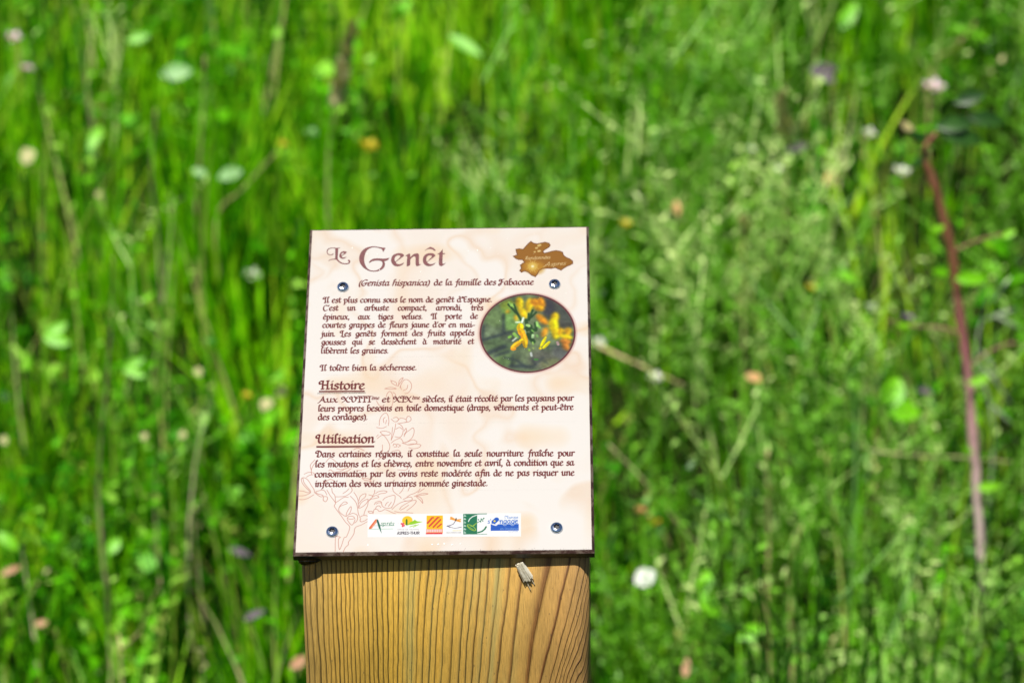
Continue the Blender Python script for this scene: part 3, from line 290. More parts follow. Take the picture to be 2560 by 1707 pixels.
# pen-drawn letters: units of the x-height, baseline 0, y up; every stroke is a row of x,y pairs
LET = {
'a': (.98, [(.66,.9,.4,1.02,.14,.74,.1,.32,.28,.02,.52,.16,.68,.42), (.72,1.02,.68,.6,.68,.2,.8,.02,.98,.18)]),
'b': (.95, [(.46,1.5,.34,1.66,.18,1.5,.14,1.0,.14,.3,.2,.05), (.16,.08,.4,-.02,.74,.16,.78,.6,.6,.96,.36,.9,.2,.66)]),
'c': (.8, [(.7,.82,.5,1.0,.2,.84,.1,.45,.24,.08,.5,.0,.74,.18)]),
'd': (1.0, [(.68,.9,.4,1.0,.12,.72,.12,.28,.34,.0,.58,.14,.74,.46), (.5,1.6,.68,1.44,.76,1.0,.74,.5,.72,.16,.84,.02,1.0,.14)]),
'e': (.82, [(.16,.44,.44,.6,.68,.8,.56,1.0,.3,.94,.1,.56,.16,.16,.4,.0,.72,.16)]),
'f': (.72, [(.86,1.46,.7,1.62,.52,1.44,.44,.9,.36,.2,.26,-.34,.06,-.5), (.12,.9,.76,.94)]),
'g': (.92, [(.66,.88,.38,1.0,.12,.72,.14,.3,.36,.06,.6,.24,.7,.5), (.74,1.0,.7,.5,.68,-.1,.5,-.48,.2,-.52,.06,-.34,.24,-.14,.5,-.08)]),
'h': (1.0, [(.46,1.5,.34,1.66,.18,1.5,.16,1.0,.15,.4,.15,.0), (.17,.6,.4,.92,.66,.98,.74,.76,.72,.3,.78,.02,.98,.14)]),
'i': (.5, [(.08,.84,.24,1.0,.24,.6,.23,.2,.32,.02,.5,.16), (.27,1.4,.32,1.45)]),
'j': (.5, [(.1,.86,.3,1.02,.3,.4,.26,-.2,.1,-.5,-.12,-.52), (.32,1.4,.37,1.45)]),
'l': (.52, [(.46,1.5,.34,1.66,.2,1.5,.17,1.0,.17,.3,.24,.02,.42,.1)]),
'm': (1.48, [(.04,.84,.2,1.0,.22,.6,.2,.0), (.22,.62,.42,.92,.64,.98,.7,.76,.68,.3,.68,.0), (.7,.62,.9,.92,1.14,.98,1.2,.76,1.18,.3,1.24,.02,1.46,.16)]),
'n': (1.0, [(.04,.84,.2,1.0,.22,.6,.2,.0), (.22,.62,.42,.92,.68,.98,.74,.76,.72,.3,.78,.02,.98,.16)]),
'o': (.92, [(.46,1.0,.18,.86,.1,.44,.26,.06,.48,.0,.72,.16,.8,.56,.66,.92,.46,1.0)]),
'p': (.96, [(.02,.84,.2,1.02,.22,.6,.2,-.1,.14,-.56), (.04,-.54,.3,-.5), (.22,.1,.46,-.02,.74,.18,.8,.6,.62,.96,.4,.92,.22,.66)]),
'q': (.94, [(.66,.88,.38,1.0,.12,.7,.12,.28,.34,.02,.58,.18,.7,.5), (.76,1.02,.72,.5,.72,-.1,.7,-.56), (.6,-.52,.86,-.52)]),
'r': (.72, [(.04,.84,.2,1.0,.22,.6,.2,.0), (.22,.62,.4,.92,.58,1.0,.74,.88)]),
's': (.72, [(.62,.86,.44,1.0,.2,.88,.2,.66,.46,.48,.6,.28,.46,.02,.22,.0,.06,.14)]),
't': (.66, [(.32,1.4,.28,.9,.26,.3,.34,.02,.62,.16), (.04,.9,.6,.95)]),
'u': (1.0, [(.04,.84,.2,1.0,.2,.5,.24,.1,.46,.02,.64,.2,.72,.4), (.74,1.0,.72,.4,.76,.02,.98,.16)]),
'v': (.88, [(.02,.9,.18,1.0,.26,.6,.42,.02,.62,.36,.72,.76,.6,1.0)]),
'x': (.9, [(.06,.9,.22,1.0,.4,.56,.6,.06,.84,.1), (.76,.98,.56,.72,.3,.26,.08,.02)]),
'y': (.92, [(.02,.86,.18,1.0,.2,.5,.28,.08,.5,.08,.68,.36), (.74,1.0,.66,.3,.5,-.24,.26,-.54,.04,-.46)]),
'G': (1.35, [(1.12,1.42,.76,1.56,.34,1.36,.1,.84,.2,.3,.56,-.04,.92,.1,1.02,.42,.92,.66), (.5,.5,.74,.72,1.06,.7,1.34,.76)]),
'I': (.82, [(.2,1.1,-.02,1.06,-.06,1.3,.14,1.54,.5,1.5,.72,1.52), (.5,1.5,.46,.9,.46,.3,.44,.0), (.24,.02,.66,.04)]),
'F': (1.1, [(.98,1.56,.6,1.44,.2,1.5,.04,1.28,.14,1.06,.3,1.12), (.62,1.44,.52,.8,.48,.3,.3,-.1,.04,-.12,-.04,.16,.14,.36,.4,.26), (.34,.76,.9,.8)]),
'E': (1.1, [(.1,1.1,-.06,1.22,.04,1.44,.3,1.3), (.94,1.42,.6,1.5,.38,1.38,.34,.8,.38,.2,.62,.0,.98,.16), (.36,.76,.8,.8)]),
'C': (1.15, [(1.0,1.34,.72,1.5,.34,1.34,.12,.8,.2,.22,.48,-.06,.8,.0,1.0,.18)]),
'L': (1.0, [(.24,1.06,.0,1.0,-.06,1.3,.16,1.52,.56,1.5,.74,1.52), (.5,1.5,.46,.8,.42,.1,.16,.0), (.3,.06,.52,-.08,.84,-.22,1.12,-.12)]),
'H': (1.5, [(.28,1.02,.06,.94,-.04,1.2,.12,1.46,.46,1.46), (.5,1.5,.44,.9,.44,.3,.42,.0), (.28,.02,.62,.04), (.46,.74,1.08,.78), (1.16,1.5,1.12,.8,1.12,.3,1.14,.06), (1.0,1.5,1.3,1.5), (.98,.02,1.4,.04)]),
'A': (1.25, [(-.1,-.16,.12,.02,.42,.66,.7,1.46), (.68,1.5,.78,.8,.94,.1,1.22,.02), (.3,.5,.86,.52)]),
'X': (1.3, [(.3,.9,.06,.86,-.02,1.16,.2,1.46,.46,1.2,.7,.6,.98,.06,1.3,.02), (1.06,1.46,.74,.9,.42,.3,.1,-.02)]),
'V': (1.2, [(.3,.9,.06,.9,-.02,1.2,.2,1.46,.42,1.2,.38,.5,.56,.06,.9,.24,1.04,.8,.92,1.3,.72,1.5)]),
'U': (1.4, [(.3,.94,.04,.9,-.06,1.2,.12,1.46,.42,1.4,.34,.8,.36,.24,.6,.0,.9,.2,1.04,.5), (1.12,1.5,1.06,.8,1.06,.3,1.16,.04,1.36,.14)]),
'D': (1.4, [(.3,.94,.04,.9,-.04,1.2,.2,1.5,.62,1.46,1.04,1.2,1.2,.7,1.0,.2,.62,-.02,.3,.1,.3,.3), (.52,1.44,.46,.8,.44,.16)]),
',': (.42, [(.14,.1,.2,.02,.1,-.24)]), '.': (.42, [(.14,.06,.2,.1)]), "'": (.34, [(.2,1.5,.14,1.2)]),
'-': (.7, [(.08,.46,.62,.52)]), '(': (.5, [(.42,1.4,.2,1.0,.14,.5,.22,.0,.4,-.3)]), ')': (.5, [(.08,1.4,.3,1.0,.34,.5,.28,.0,.08,-.3)]),
}
ACC = {'é': ('e', [(.36,1.24,.6,1.5)]), 'è': ('e', [(.2,1.5,.44,1.24)]), 'ê': ('e', [(.14,1.22,.38,1.5,.64,1.22)]), 'à': ('a', [(.24,1.5,.48,1.24)]),
       'î': ('i', [(.04,1.22,.26,1.5,.5,1.22)])}
for k, (base, ex) in ACC.items():
    adv, st = LET[base]
    LET[k] = (adv, (st[:1] if base == 'i' else st) + ex)
# plain capitals for the small print under the emblems
SANS = {'O': (.8, [(.36,1,.1,.8,.1,.2,.36,0,.62,.2,.62,.8,.36,1)]), 'F': (.6, [(.1,0,.1,1,.1,1,.52,1), (.1,.52,.44,.52)]), 'I': (.28, [(.12,0,.12,1)]),
 'C': (.7, [(.6,.86,.36,1,.1,.7,.1,.3,.36,0,.6,.14)]), 'E': (.6, [(.52,1,.1,1,.1,1,.1,0,.1,0,.52,0), (.1,.52,.46,.52)]), 'D': (.74, [(.1,0,.1,1,.1,1,.4,.95,.62,.6,.6,.3,.4,.04,.1,0)]),
 'T': (.62, [(.02,1,.58,1), (.3,1,.3,0)]), 'U': (.72, [(.1,1,.1,.3,.34,0,.6,.3,.6,1)]), 'R': (.66, [(.1,0,.1,1,.1,1,.46,.94,.5,.62,.1,.5), (.28,.5,.56,0)]),
 'S': (.62, [(.52,.88,.3,1,.1,.8,.3,.54,.52,.3,.34,0,.08,.12)]), 'M': (.86, [(.1,0,.14,1,.14,1,.4,.4,.4,.4,.66,1,.66,1,.72,0)]), 'A': (.66, [(.04,0,.32,1,.32,1,.6,0), (.14,.36,.5,.36)]),
 'P': (.62, [(.1,0,.1,1,.1,1,.46,.95,.5,.62,.1,.48)]), 'H': (.72, [(.1,0,.1,1), (.6,0,.6,1), (.1,.5,.6,.5)]), 'L': (.56, [(.1,1,.1,0,.1,0,.5,0)]), 'N': (.74, [(.1,0,.1,1,.1,1,.6,0,.6,0,.6,1)]), '-': (.5, [(.08,.5,.44,.5)])}
for k in 'OFEDR':
    if k not in LET: LET[k] = (SANS[k][0] * 1.5, [tuple(1.5 * v for v in s_) for s_ in SANS[k][1]])
SCRIPT_R = {'R': (1.1, [(.3,.0,.4,1.4), (.1,1.1,.3,1.5,.8,1.5,.8,1.0,.4,.7,.6,.3,1.0,.05)]), 'A': (1.5, [(-.3,-.4,.3,.4,.9,1.9), (.9,1.9,1.0,.9,1.1,.0), (.1,.6,1.3,.7)])}

def spline(fl, n=4):
    P = np.array(fl, float).reshape(-1, 2)
    if len(P) == 2: return P
    Q = np.vstack([2 * P[0] - P[1], P, 2 * P[-1] - P[-2]])
    out = []
    for i in range(1, len(Q) - 2):
        p0, p1, p2, p3 = Q[i - 1:i + 3]
        for t in np.arange(n) / n:
            out.append(.5 * (2 * p1 + (p2 - p0) * t + (2 * p0 - 5 * p1 + 4 * p2 - p3) * t * t + (3 * p1 - p0 - 3 * p2 + p3) * t ** 3))
    out.append(P[-1])
    return np.array(out)
STAMP = {}
def glyph(tab, ch, xh, hs, sl, bold, nib):
    """coverage stamp of one letter: (array, x offset, y offset) in texels"""
    key = (id(tab), ch, round(xh, 1), round(hs, 2), sl, bold, nib)
    if key in STAMP: return STAMP[key]
    adv, strokes = tab[ch]
    wd = .10 * xh * bold if nib else .0
    rr = (.03 * xh if nib else .085 * xh) * (1 if nib else bold) + .2
    nv = np.array([math.cos(R(38)), math.sin(R(38))]) * wd
    segs = []
    for s in strokes:
        P = spline(s)
        P = np.c_[(P[:, 0] * hs + P[:, 1] * sl) * xh, -P[:, 1] * xh]
        segs += [(P[i], P[i + 1]) for i in range(len(P) - 1)]
    A_ = np.array([p for s in segs for p in s])
    pad = wd + rr + 2
    x0, y0 = int(math.floor(A_[:, 0].min() - pad)), int(math.floor(A_[:, 1].min() - pad))
    x1, y1 = int(A_[:, 0].max() + pad) + 1, int(A_[:, 1].max() + pad) + 1
    Y, X = np.mgrid[y0:y1, x0:x1] + .5
    cov = np.zeros(X.shape)
    nvv = np.array([nv[0], -nv[1]])
    for p, q in segs:
        # broad-nib sweep: a few capsules carried across the nib
        k = 4 if nib else 1
        for j in range(k):
            o = nvv * (2 * j / (k - 1) - 1) if k > 1 else 0
            d = d_caps(X, Y, *(p + o), *(q + o))
            cov = np.maximum(cov, np.clip(rr + .032 * xh * (1 if nib else 0) - d + .5, 0, 1))
    STAMP[key] = (cov, x0, y0)
    return STAMP[key]
def text(line, col, tab=LET, nib=True, a=1.0):
    s, u0, v0, u1, v1, xh, sl, just, bold = line
    x0, y0, x1, y1, xh = u0 * PXM, v0 * PXM, u1 * PXM, v1 * PXM, xh * PXM
    SPC = .62
    nat = sum(tab[c][0] if c != ' ' else SPC for c in s) * xh
    nsp = s.count(' ')
    if just and nsp:
        hs = HS[0]
        letters = sum(tab[c][0] for c in s if c != ' ') * xh * hs
        gap = ((x1 - x0) - letters) / nsp
        if gap < .3 * xh:
            hs = ((x1 - x0) - nsp * .36 * xh) / (letters / hs); gap = .36 * xh
    else:
        hs = (x1 - x0) / nat; gap = SPC * xh * hs
    x = x0
    for c in s:
        if c == ' ': x += gap; continue
        y = y0 + (y1 - y0) * (x - x0) / max(x1 - x0, 1)
        cov, ox, oy = glyph(tab, c, xh, hs, sl, bold, nib)
        ax, ay = int(round(x)) + ox, int(round(y)) + oy
        if ax >= 0 and ay >= 0 and ax + cov.shape[1] < IW and ay + cov.shape[0] < IH:
            blend(ay, ay + cov.shape[0], ax, ax + cov.shape[1], cov, col, a)
        x += tab[c][0] * xh * hs
HS = [1.0]
# faint sketch of the plant behind the text
for pl in ART['sketch']:
    P = spline([c for p in pl for c in p], 4)
    for i in range(len(P) - 1): capsule(*P[i], *P[i + 1], .17, (208, 146, 130), .12, .8)
INK = (118, 50, 48)
HS[0] = .98
for ln in ART['lines']: text(ln, INK)
for pg in ART['underlines']: polygon(pg, INK)
# round picture
cu, cv, ru, rv = ART['circle']
Yg, Xg = np.mgrid[0:IH, 0:IW]
rad = np.hypot((Xg / PXM - cu) / ru, (Yg / PXM - cv) / rv)
DISC = np.clip((1 - rad) * ru * PXM, 0, 1)
halo = np.clip(1 - np.abs(rad - 1.0) / .05, 0, 1)
IMG += (np.array([190, 120, 110.]) - IMG) * (halo * .5)[..., None]
dn = fbm(90, 91, 4)
base = np.array([100, 118, 84.]) + (dn[..., None] - .5) * np.array([90, 100, 60.])
IMG += (base - IMG) * DISC[..., None]
def blur_disc(rmm, n=2):
    y0, y1, x0, x1 = box((cu - ru) * PXM, (cu + ru) * PXM, (cv - rv) * PXM, (cv + rv) * PXM, 30)
    k = max(1, int(rmm * PXM)); sub = IMG[y0:y1, x0:x1].copy()
    for _ in range(n):
        for ax in (0, 1):
            pad = [(0, 0)] * 3; pad[ax] = (k + 1, k)
            cs_ = np.cumsum(np.pad(sub, pad, mode='edge'), axis=ax)
            L_ = sub.shape[ax]
            hi = np.take(cs_, np.arange(2 * k + 1, 2 * k + 1 + L_), ax); lo = np.take(cs_, np.arange(0, L_), ax)
            sub = (hi - lo) / (2 * k + 1)
    m_ = DISC[y0:y1, x0:x1, None]
    IMG[y0:y1, x0:x1] = IMG[y0:y1, x0:x1] * (1 - m_) + sub * m_
for q in ART['picture']:
    if q == 'blur': blur_disc(.75)
    elif q == 'blur2': blur_disc(.25, 1)
    elif q[5][0] > 180 and q[5][2] < 60 and q[4] > .7:
        P0, P1 = np.array(q[:2]), np.array(q[2:4])
        ax_ = (P1 - P0) / max(np.hypot(*(P1 - P0)), 1e-6); pr_ = np.array([-ax_[1], ax_[0]])
        for sh, cc_, rr0 in ((0, .86, 1.), (-.22, 1.12, .68), (.3, .74, .35)):
            for k in range(9):
                tt = k / 8
                c_ = P0 + (P1 - P0) * tt + pr_ * q[4] * sh
                capsule(*c_, *c_, q[4] * rr0 * (.55 + .5 * math.sin(math.pi * (.12 + .8 * tt))), np.minimum(np.array(q[5]) * cc_ * 1.1, 255).tolist(), q[6], q[7] * (.6 if sh else .9), DISC)
    else: capsule(*q[:5], (np.minimum(np.array(q[5]) * 1.14, 255)).tolist(), q[6], q[7], DISC)
blur_disc(.14, 1)
IMG *= 1 + (DISC * (fbm(24, 401, 3) - .5) * .5)[..., None]
ring = np.clip(.5 - (np.abs(rad - .98) * ru - .42) * PXM * .6, 0, 1)
IMG += (np.array([100, 44, 50.]) - IMG) * ring[..., None]
# map emblem
E_ = ART['emblem']
ec = np.mean(E_, 0)
for i in range(len(E_)): capsule(*E_[i], *E_[(i + 1) % len(E_)], .22, (196, 160, 130), .6, .8)
polygon(E_, (158, 104, 34))
for q in ART['emblem_caps']: capsule(*q[:5], q[5], q[6], q[7])
for i in range(len(E_)): capsule(*E_[i], *E_[(i + 1) % len(E_)], .2, (112, 66, 40), .25, .95)
tb = dict(LET); tb.update(SCRIPT_R)
for t_ in ART['emblem_text']: text(t_[:8] + [.62], (250, 228, 170), tb, False, 1.)
# logos
for e in ART['logo']:
    if e[0] == 'c': capsule(*e[1], *e[2], e[3], e[4], e[5], e[6])
    elif e[0] == 'p': polygon(e[1], e[2])
    else: text(e[1], e[2], SANS if e[3] == 2 else LET, False)
# a few specks of dirt on the print
sp = np.random.default_rng(5)
for k in range(90):
    capsule(*(sp.uniform(2, 145), sp.uniform(2, 195)) * 2, sp.uniform(.04, .12), (150, 130, 110), .08, .5)
for k in range(26):
    capsule(*(sp.uniform(80, 146), 196.9 - abs(sp.normal(0, .5))) * 2, sp.uniform(.06, .16), (70, 50, 40), .08, .8)
IMG = np.clip(IMG, 0, 255)
img = bpy.data.images.new('sign_print', IW, IH)
buf = np.ones((IH, IW, 4), np.float32)
buf[..., :3] = IMG[::-1] / 255 * .712
img.pixels.foreach_set(buf.ravel())
img.update()
img.pack()

# ------------------------------------------------------------------ the sign
sign = empty('info_sign', (-.0353, 1.325, 0))
tag(sign, 'pale plant information board screwed on top of a sawn yellowish wooden post', 'sign')
BM = Euler((0.6808167, -0.0037509, -0.0193856)).to_matrix().to_4x4()
BM.translation = Vector((-.0341453, 1.3246286, .9824942))
def on_board(o):
    o.matrix_parent_inverse = Matrix.Identity(4)
    o.matrix_basis = Matrix.Translation(-sign.location) @ BM
    return o
# board: dark laminate with a milled bevel
b = NB('dark_laminate')
co = coords(b)
n1 = b.noise(co, 120, 5, .65); n2 = b.noise(co, 900, 3)
geo = b.n('ShaderNodeSeparateXYZ', i0=co)
c = b.ramp(n1.outputs[0], [(.36, (.03, .011, .010)), (.47, (.05, .022, .018)), (.53, (.12, .085, .065)), (.75, (.16, .125, .10))])
core = b.ramp(n2.outputs[0], [(.3, (.010, .012, .008)), (.6, (.028, .026, .018)), (.8, (.09, .09, .07))])
isedge = b.math('LESS_THAN', geo.outputs[2], -.00125)
c = b.mix(isedge, c, core)
bp = b.n('ShaderNodeBump', in_Strength=.6, in_Distance=.0004, in_Height=n2.outputs[0])
LAM = b.end(bsdf(b, c, .42, Normal=bp))
hw, hh = .0737, .0987
def ringv(e, z): return [(-hw - e, -hh - e, z), (hw + e, -hh - e, z), (hw + e, hh + e, z), (-hw - e, hh + e, z)]
bv = ringv(0, 0) + ringv(.0013, -.0013) + ringv(.0013, -.0054) + ringv(.0009, -.0057)
bf = [(0, 1, 2, 3), (15, 14, 13, 12)]
for k in range(3):
    for i in range(4): bf.append((4 * k + i, 4 * k + 4 + i, 4 * k + 4 + (i + 1) % 4, 4 * k + (i + 1) % 4))
board = on_board(mesh('board', bv, bf, LAM, sign))
# printed face
b = NB('glossy_print')
uv = b.n('ShaderNodeUVMap', uv_map='print')
tex = b.n('ShaderNodeTexImage', image=img, interpolation='Linear', extension='EXTEND')
b.put(uv, tex.inputs[0])
co = b.n('ShaderNodeTexCoord').outputs['Object']
nb = b.noise(co, 14, 2); nf_ = b.noise(co, 1500, 2)
bp = b.n('ShaderNodeBump', in_Strength=.25, in_Distance=.0006, in_Height=nb.outputs[0])
bp2 = b.n('ShaderNodeBump', in_Strength=.12, in_Distance=.00005, in_Height=nf_.outputs[0], in_Normal=bp)
p = bsdf(b, tex.outputs[0], .15, Normal=bp2)
p.inputs['Specular IOR Level'].default_value = .55
PRINT = b.end(p)
def print_piece(name, pts_mm, lift, parent=board):
    """flat printed piece whose outline is given in sheet millimetres"""
    vs = [((u - SW / 2) / 1000, (SH / 2 - v) / 1000, lift) for u, v in pts_mm]
    o = mesh(name, vs, [tuple(range(len(vs)))[::-1]], PRINT, parent)
    me = o.data
    if me.polygons[0].normal.z < 0: me.flip_normals()
    l = me.uv_layers.new(name='print')
    for lp in me.loops:
        u, v = pts_mm[lp.vertex_index]
        l.data[lp.index].uv = (u / SW, 1 - v / SH)
    return o
def rect(u0, v0, u1, v1): return [(u0, v0), (u1, v0), (u1, v1), (u0, v1)]
print_piece('printed_sheet', rect(.15, .15, SW - .15, SH - .15), .00012)
print_piece('flower_picture', [(cu + ru * math.cos(t * math.pi / 36), cv + rv * math.sin(t * math.pi / 36)) for t in range(72)], .00014)
o = print_piece('map_emblem', E_, .00014)
def lines_box(i0, i1, desc=2.4, asc=4.4):
    L_ = ART['lines'][i0:i1]
    return rect(min(l[1] for l in L_) - 1, min(min(l[2], l[4]) for l in L_) - asc, max(l[3] for l in L_) + .6, max(max(l[2], l[4]) for l in L_) + desc)
print_piece('subtitle', lines_box(0, 2), .00014)
r1 = lines_box(2, 9, asc=3.4)
r1[1] = (cu - ru * .62, r1[1][1]); r1[2] = (cu - ru - 1.5, r1[2][1])
print_piece('paragraph', [(r1[0][0], r1[0][1]), (88.0, r1[0][1]), (88.0, r1[0][1] + 4.6), (cu - ru - 1.2, r1[0][1] + 12), (cu - ru - 1.2, r1[2][1]), (r1[0][0], r1[2][1])], .00014)
print_piece('paragraph', lines_box(9, 10), .00014)
print_piece('paragraph', lines_box(10, 17), .00014)
print_piece('paragraph', lines_box(17, 21), .00014)
print_piece('heading', lines_box(21, 22, 2.6, 4.9), .00014)
print_piece('heading', lines_box(22, 23, 3.0, 5.4), .00014)
lp_ = ART['logo'][0][1]
lx0, ly0, lx1, ly1 = lp_[0][0], lp_[0][1], lp_[2][0], lp_[2][1]
cuts = [0, .178, .363, .50, .615, .782, 1]
for i in range(6):
    print_piece('logo', rect(lx0 + (lx1 - lx0) * cuts[i] + .1, ly0, lx0 + (lx1 - lx0) * cuts[i + 1] - .1, ly1), .00014)
# title letters, cut as thin raised film
b = NB('maroon_ink')
n1 = b.noise(coords(b), 400, 3)
c = b.ramp(n1.outputs[0], [(.3, (.085, .02, .024)), (.7, (.125, .032, .034))])
ip = bsdf(b, c, .5)
ip.inputs['Specular IOR Level'].default_value = .25
INKM = b.end(ip)
def flat_letter(loops, parent):
    loops3 = [[Vector(((u - SW / 2) / 1000, (SH / 2 - v) / 1000, 0)) for u, v in lp] for lp in loops]
    vs = [v for lp in loops3 for v in lp]
    tr = tessellate_polygon(loops3)
    o = mesh('letter', [(v.x, v.y, .0002) for v in vs], [t if (vs[t[1]] - vs[t[0]]).cross(vs[t[2]] - vs[t[0]]).z > 0 else t[::-1] for t in tr], INKM, parent)
    return o
def smooth_loop(lp):
    P = np.array(lp); n = len(P); out = []
    for i in range(n):
        p0, p1, p2, p3 = P[i - 1], P[i], P[(i + 1) % n], P[(i + 2) % n]
        out.append(tuple(p1))
        a, c_ = p2 - p1, p1 - p0; e = p3 - p2
        def cs(u, v): return np.dot(u, v) / (np.linalg.norm(u) * np.linalg.norm(v) + 1e-9)
        if cs(c_, a) > .55 and cs(a, e) > .55:
            out.append(tuple((-p0 + 9 * p1 + 9 * p2 - p3) / 16))
    return out
for loops in ART['title']: flat_letter([smooth_loop(l) for l in loops], board)
# tiny glossy domes added on the print to make sun glints
b = NB('glint_bead')
BEAD = b.end(bsdf(b, (.85, .82, .78), .06))
bvs, bfs = [], []
spots = [(*P_, s_) for P_, s_ in [((22, 12), .35), ((30, 16), .22), ((35.5, 16.2), .2), ((37, 26.5), .25), ((55, 19), .2), ((59, 28), .25), ((89, 14.5), .3), ((84, 14.8), .2), ((96, 13), .18), ((105, 7), .15),
         ((130.2, 40.5), .22), ((136, 43), .15), ((85, 38), .2), ((68, 37), .2), ((36, 193.5), .4), ((68, 193.6), .4), ((71, 193.5), .45), ((74, 193.2), .4), ((78, 193.8), .4), ((82, 193.4), .3), ((101, 60), .15)]]
for k in range(70): spots.append((sp.uniform(3, 144), sp.uniform(3, 194), sp.uniform(.05, .11)))
for u, v, s_ in spots:
    o_ = len(bvs); rr_ = s_ / 1000
    cx_, cy_ = (u - SW / 2) / 1000, (SH / 2 - v) / 1000
    for h_, q_ in ((0, 1), (.35, .85), (.6, .5)):
        for k in range(8): bvs.append((cx_ + rr_ * q_ * math.cos(k * math.pi / 4), cy_ + rr_ * q_ * math.sin(k * math.pi / 4), .00021 + rr_ * h_ * .8))
    bvs.append((cx_, cy_, .00021 + rr_ * .56))
    for j in range(2):
        for k in range(8): bfs.append((o_ + 8 * j + k, o_ + 8 * j + (k + 1) % 8, o_ + 8 * j + 8 + (k + 1) % 8, o_ + 8 * j + 8 + k))
    for k in range(8): bfs.append((o_ + 16 + k, o_ + 16 + (k + 1) % 8, o_ + 24))
tag(mesh('glint_beads', bvs, bfs, BEAD, board, smooth=True), kind='stuff')

# screws
b = NB('zinc_steel')
n1 = b.noise(coords(b), 900, 3)
bp = b.n('ShaderNodeBump', in_Strength=.15, in_Distance=.0001, in_Height=n1.outputs[0])
ZINC = b.end(bsdf(b, (.60, .70, .86), .13, Metallic=1.0, Normal=bp))
b = NB('socket_shade')  # near-black colour puts the shade of the recess into the metal
SOCK = b.end(bsdf(b, (.05, .05, .055), .65, Metallic=.3))
def screw(u, v, spin):
    N = 48; vs = []; fs = []
    def star(r): return [r * (1 + .13 * math.cos(6 * (k * 2 * math.pi / N + spin))) for k in range(N)]
    rings = [(star(.00150), .00140)] + [([q] * N, z) for q, z in ((.0021, .00130), (.0026, .00106), (.0030, .00066), (.00315, .0002), (.0031, -.0001))]
    for rs, z in rings:
        for k in range(N): vs.append((rs[k] * math.cos(k * 2 * math.pi / N), rs[k] * math.sin(k * 2 * math.pi / N), z))
    for j in range(len(rings) - 1):
        for k in range(N): fs.append((j * N + k, (j + 1) * N + k, (j + 1) * N + (k + 1) % N, j * N + (k + 1) % N))
    loc = ((u - SW / 2) / 1000, (SH / 2 - v) / 1000, .0003)
    o = mesh('screw', vs, fs, ZINC, sign, smooth=True)
    o.matrix_basis = Matrix.Translation(-sign.location) @ BM @ Matrix.Translation(loc)
    vs2 = []; fs2 = []
    for rs, z in ((star(.00150), .00140), (star(.00146), .0004), (star(.0011), .0002), ([.0004] * N, .0001)):
        for k in range(N): vs2.append((rs[k] * math.cos(k * 2 * math.pi / N), rs[k] * math.sin(k * 2 * math.pi / N), z))
    for j in range(3):
        for k in range(N): fs2.append((j * N + k, j * N + (k + 1) % N, (j + 1) * N + (k + 1) % N, (j + 1) * N + k))
    fs2.append(tuple(range(3 * N, 4 * N)))
    mesh('socket', vs2, fs2, SOCK, o)
for (u, v), s_ in zip([(17.9, 37.4), (130.0, 37.2), (17.9, 185.9), (129.9, 184.9)], (.2, .52, .1, .35)): screw(u, v, s_)

# post
PX0, PW, PD = -.0353, .0722, .144       # centre, half width, depth
PY = 1.2524                             # front face
PROT = Matrix.Rotation(R(-2.0), 4, 'Z')
b = NB('treated_pine')
co = coords(b)
sep = b.n('ShaderNodeSeparateXYZ', i0=co)
X, Y_, Z = sep.outputs
wob = b.noise(b.n('ShaderNodeCombineXYZ', i0=b.math('MULTIPLY', X, 22), i1=Y_, i2=b.math('MULTIPLY', Z, 9)), 1.6, 3, .5)
wob2 = b.noise(b.n('ShaderNodeCombineXYZ', i0=b.math('MULTIPLY', X, 60), i1=Y_, i2=b.math('MULTIPLY', Z, 40)), 1.5, 2, .5)
xn = b.math('DIVIDE', b.math('ADD', X, .0722), .1444)                   # 0..1 across the face
dep = b.math('MULTIPLY', b.math('SUBTRACT', .012, Z), 1.0)               # metres below the reference level (object origin near the top)
slant = b.curve(xn, [(0, .02), (.3, .05), (.45, .24), (.6, .34), (.74, .5), (.86, .8), (.93, .78), (.98, .62), (1, .58)])
xs_ = b.math('ADD', xn, b.math('MULTIPLY', b.math('MULTIPLY', slant, dep), 2.0))
xs_ = b.math('ADD', xs_, b.math('MULTIPLY', b.math('SUBTRACT', wob.outputs[0], .5), .035))
xs_ = b.math('ADD', xs_, b.math('MULTIPLY', b.math('SUBTRACT', wob2.outputs[0], .5), .006))
RX = [90, 150, 175, 205, 262, 298, 330, 358, 398, 430, 455, 485, 520, 560, 600, 645, 672, 712, 755, 790, 835, 875, 915, 955, 1000, 1060, 1120, 1170, 1215, 1285, 1350, 1410, 1460, 1520, 1600, 1690, 1790, 1950, 2120, 2200, 2240, 2270]
RX = [90] + RX[1:]
NR = len(RX) - 1
pts = [(max(0., min(1., (x - 92) / 2176)), i / NR) for i, x in enumerate(RX)]
pts = [pts[0]] + [p_ for p_ in pts[2:-1:2]] + [pts[-1]]
ph = b.math('MULTIPLY', b.curve(xs_, pts), float(NR))
fr = b.math('FRACT', ph)
idx = b.math('FLOOR', ph)
rw = b.n('ShaderNodeTexWhiteNoise', noise_dimensions='1D', i1=idx).outputs[0]
late = b.ramp(fr, [(0, 1.), (.05, .3), (.11, 0.), (.6, .0), (.8, .3), (.93, 1.), (1, 1.)])
fade = b.noise(b.n('ShaderNodeCombineXYZ', i0=b.math('MULTIPLY', X, 300), i1=idx, i2=b.math('MULTIPLY', Z, 12)), 1.0, 2)
amt = b.math('MULTIPLY', late, b.math('ADD', .52, b.math('MULTIPLY', rw, .5)))
amt = b.math('MULTIPLY', amt, b.math('ADD', .62, b.math('MULTIPLY', fade.outputs[0], .8)), clamp=True)
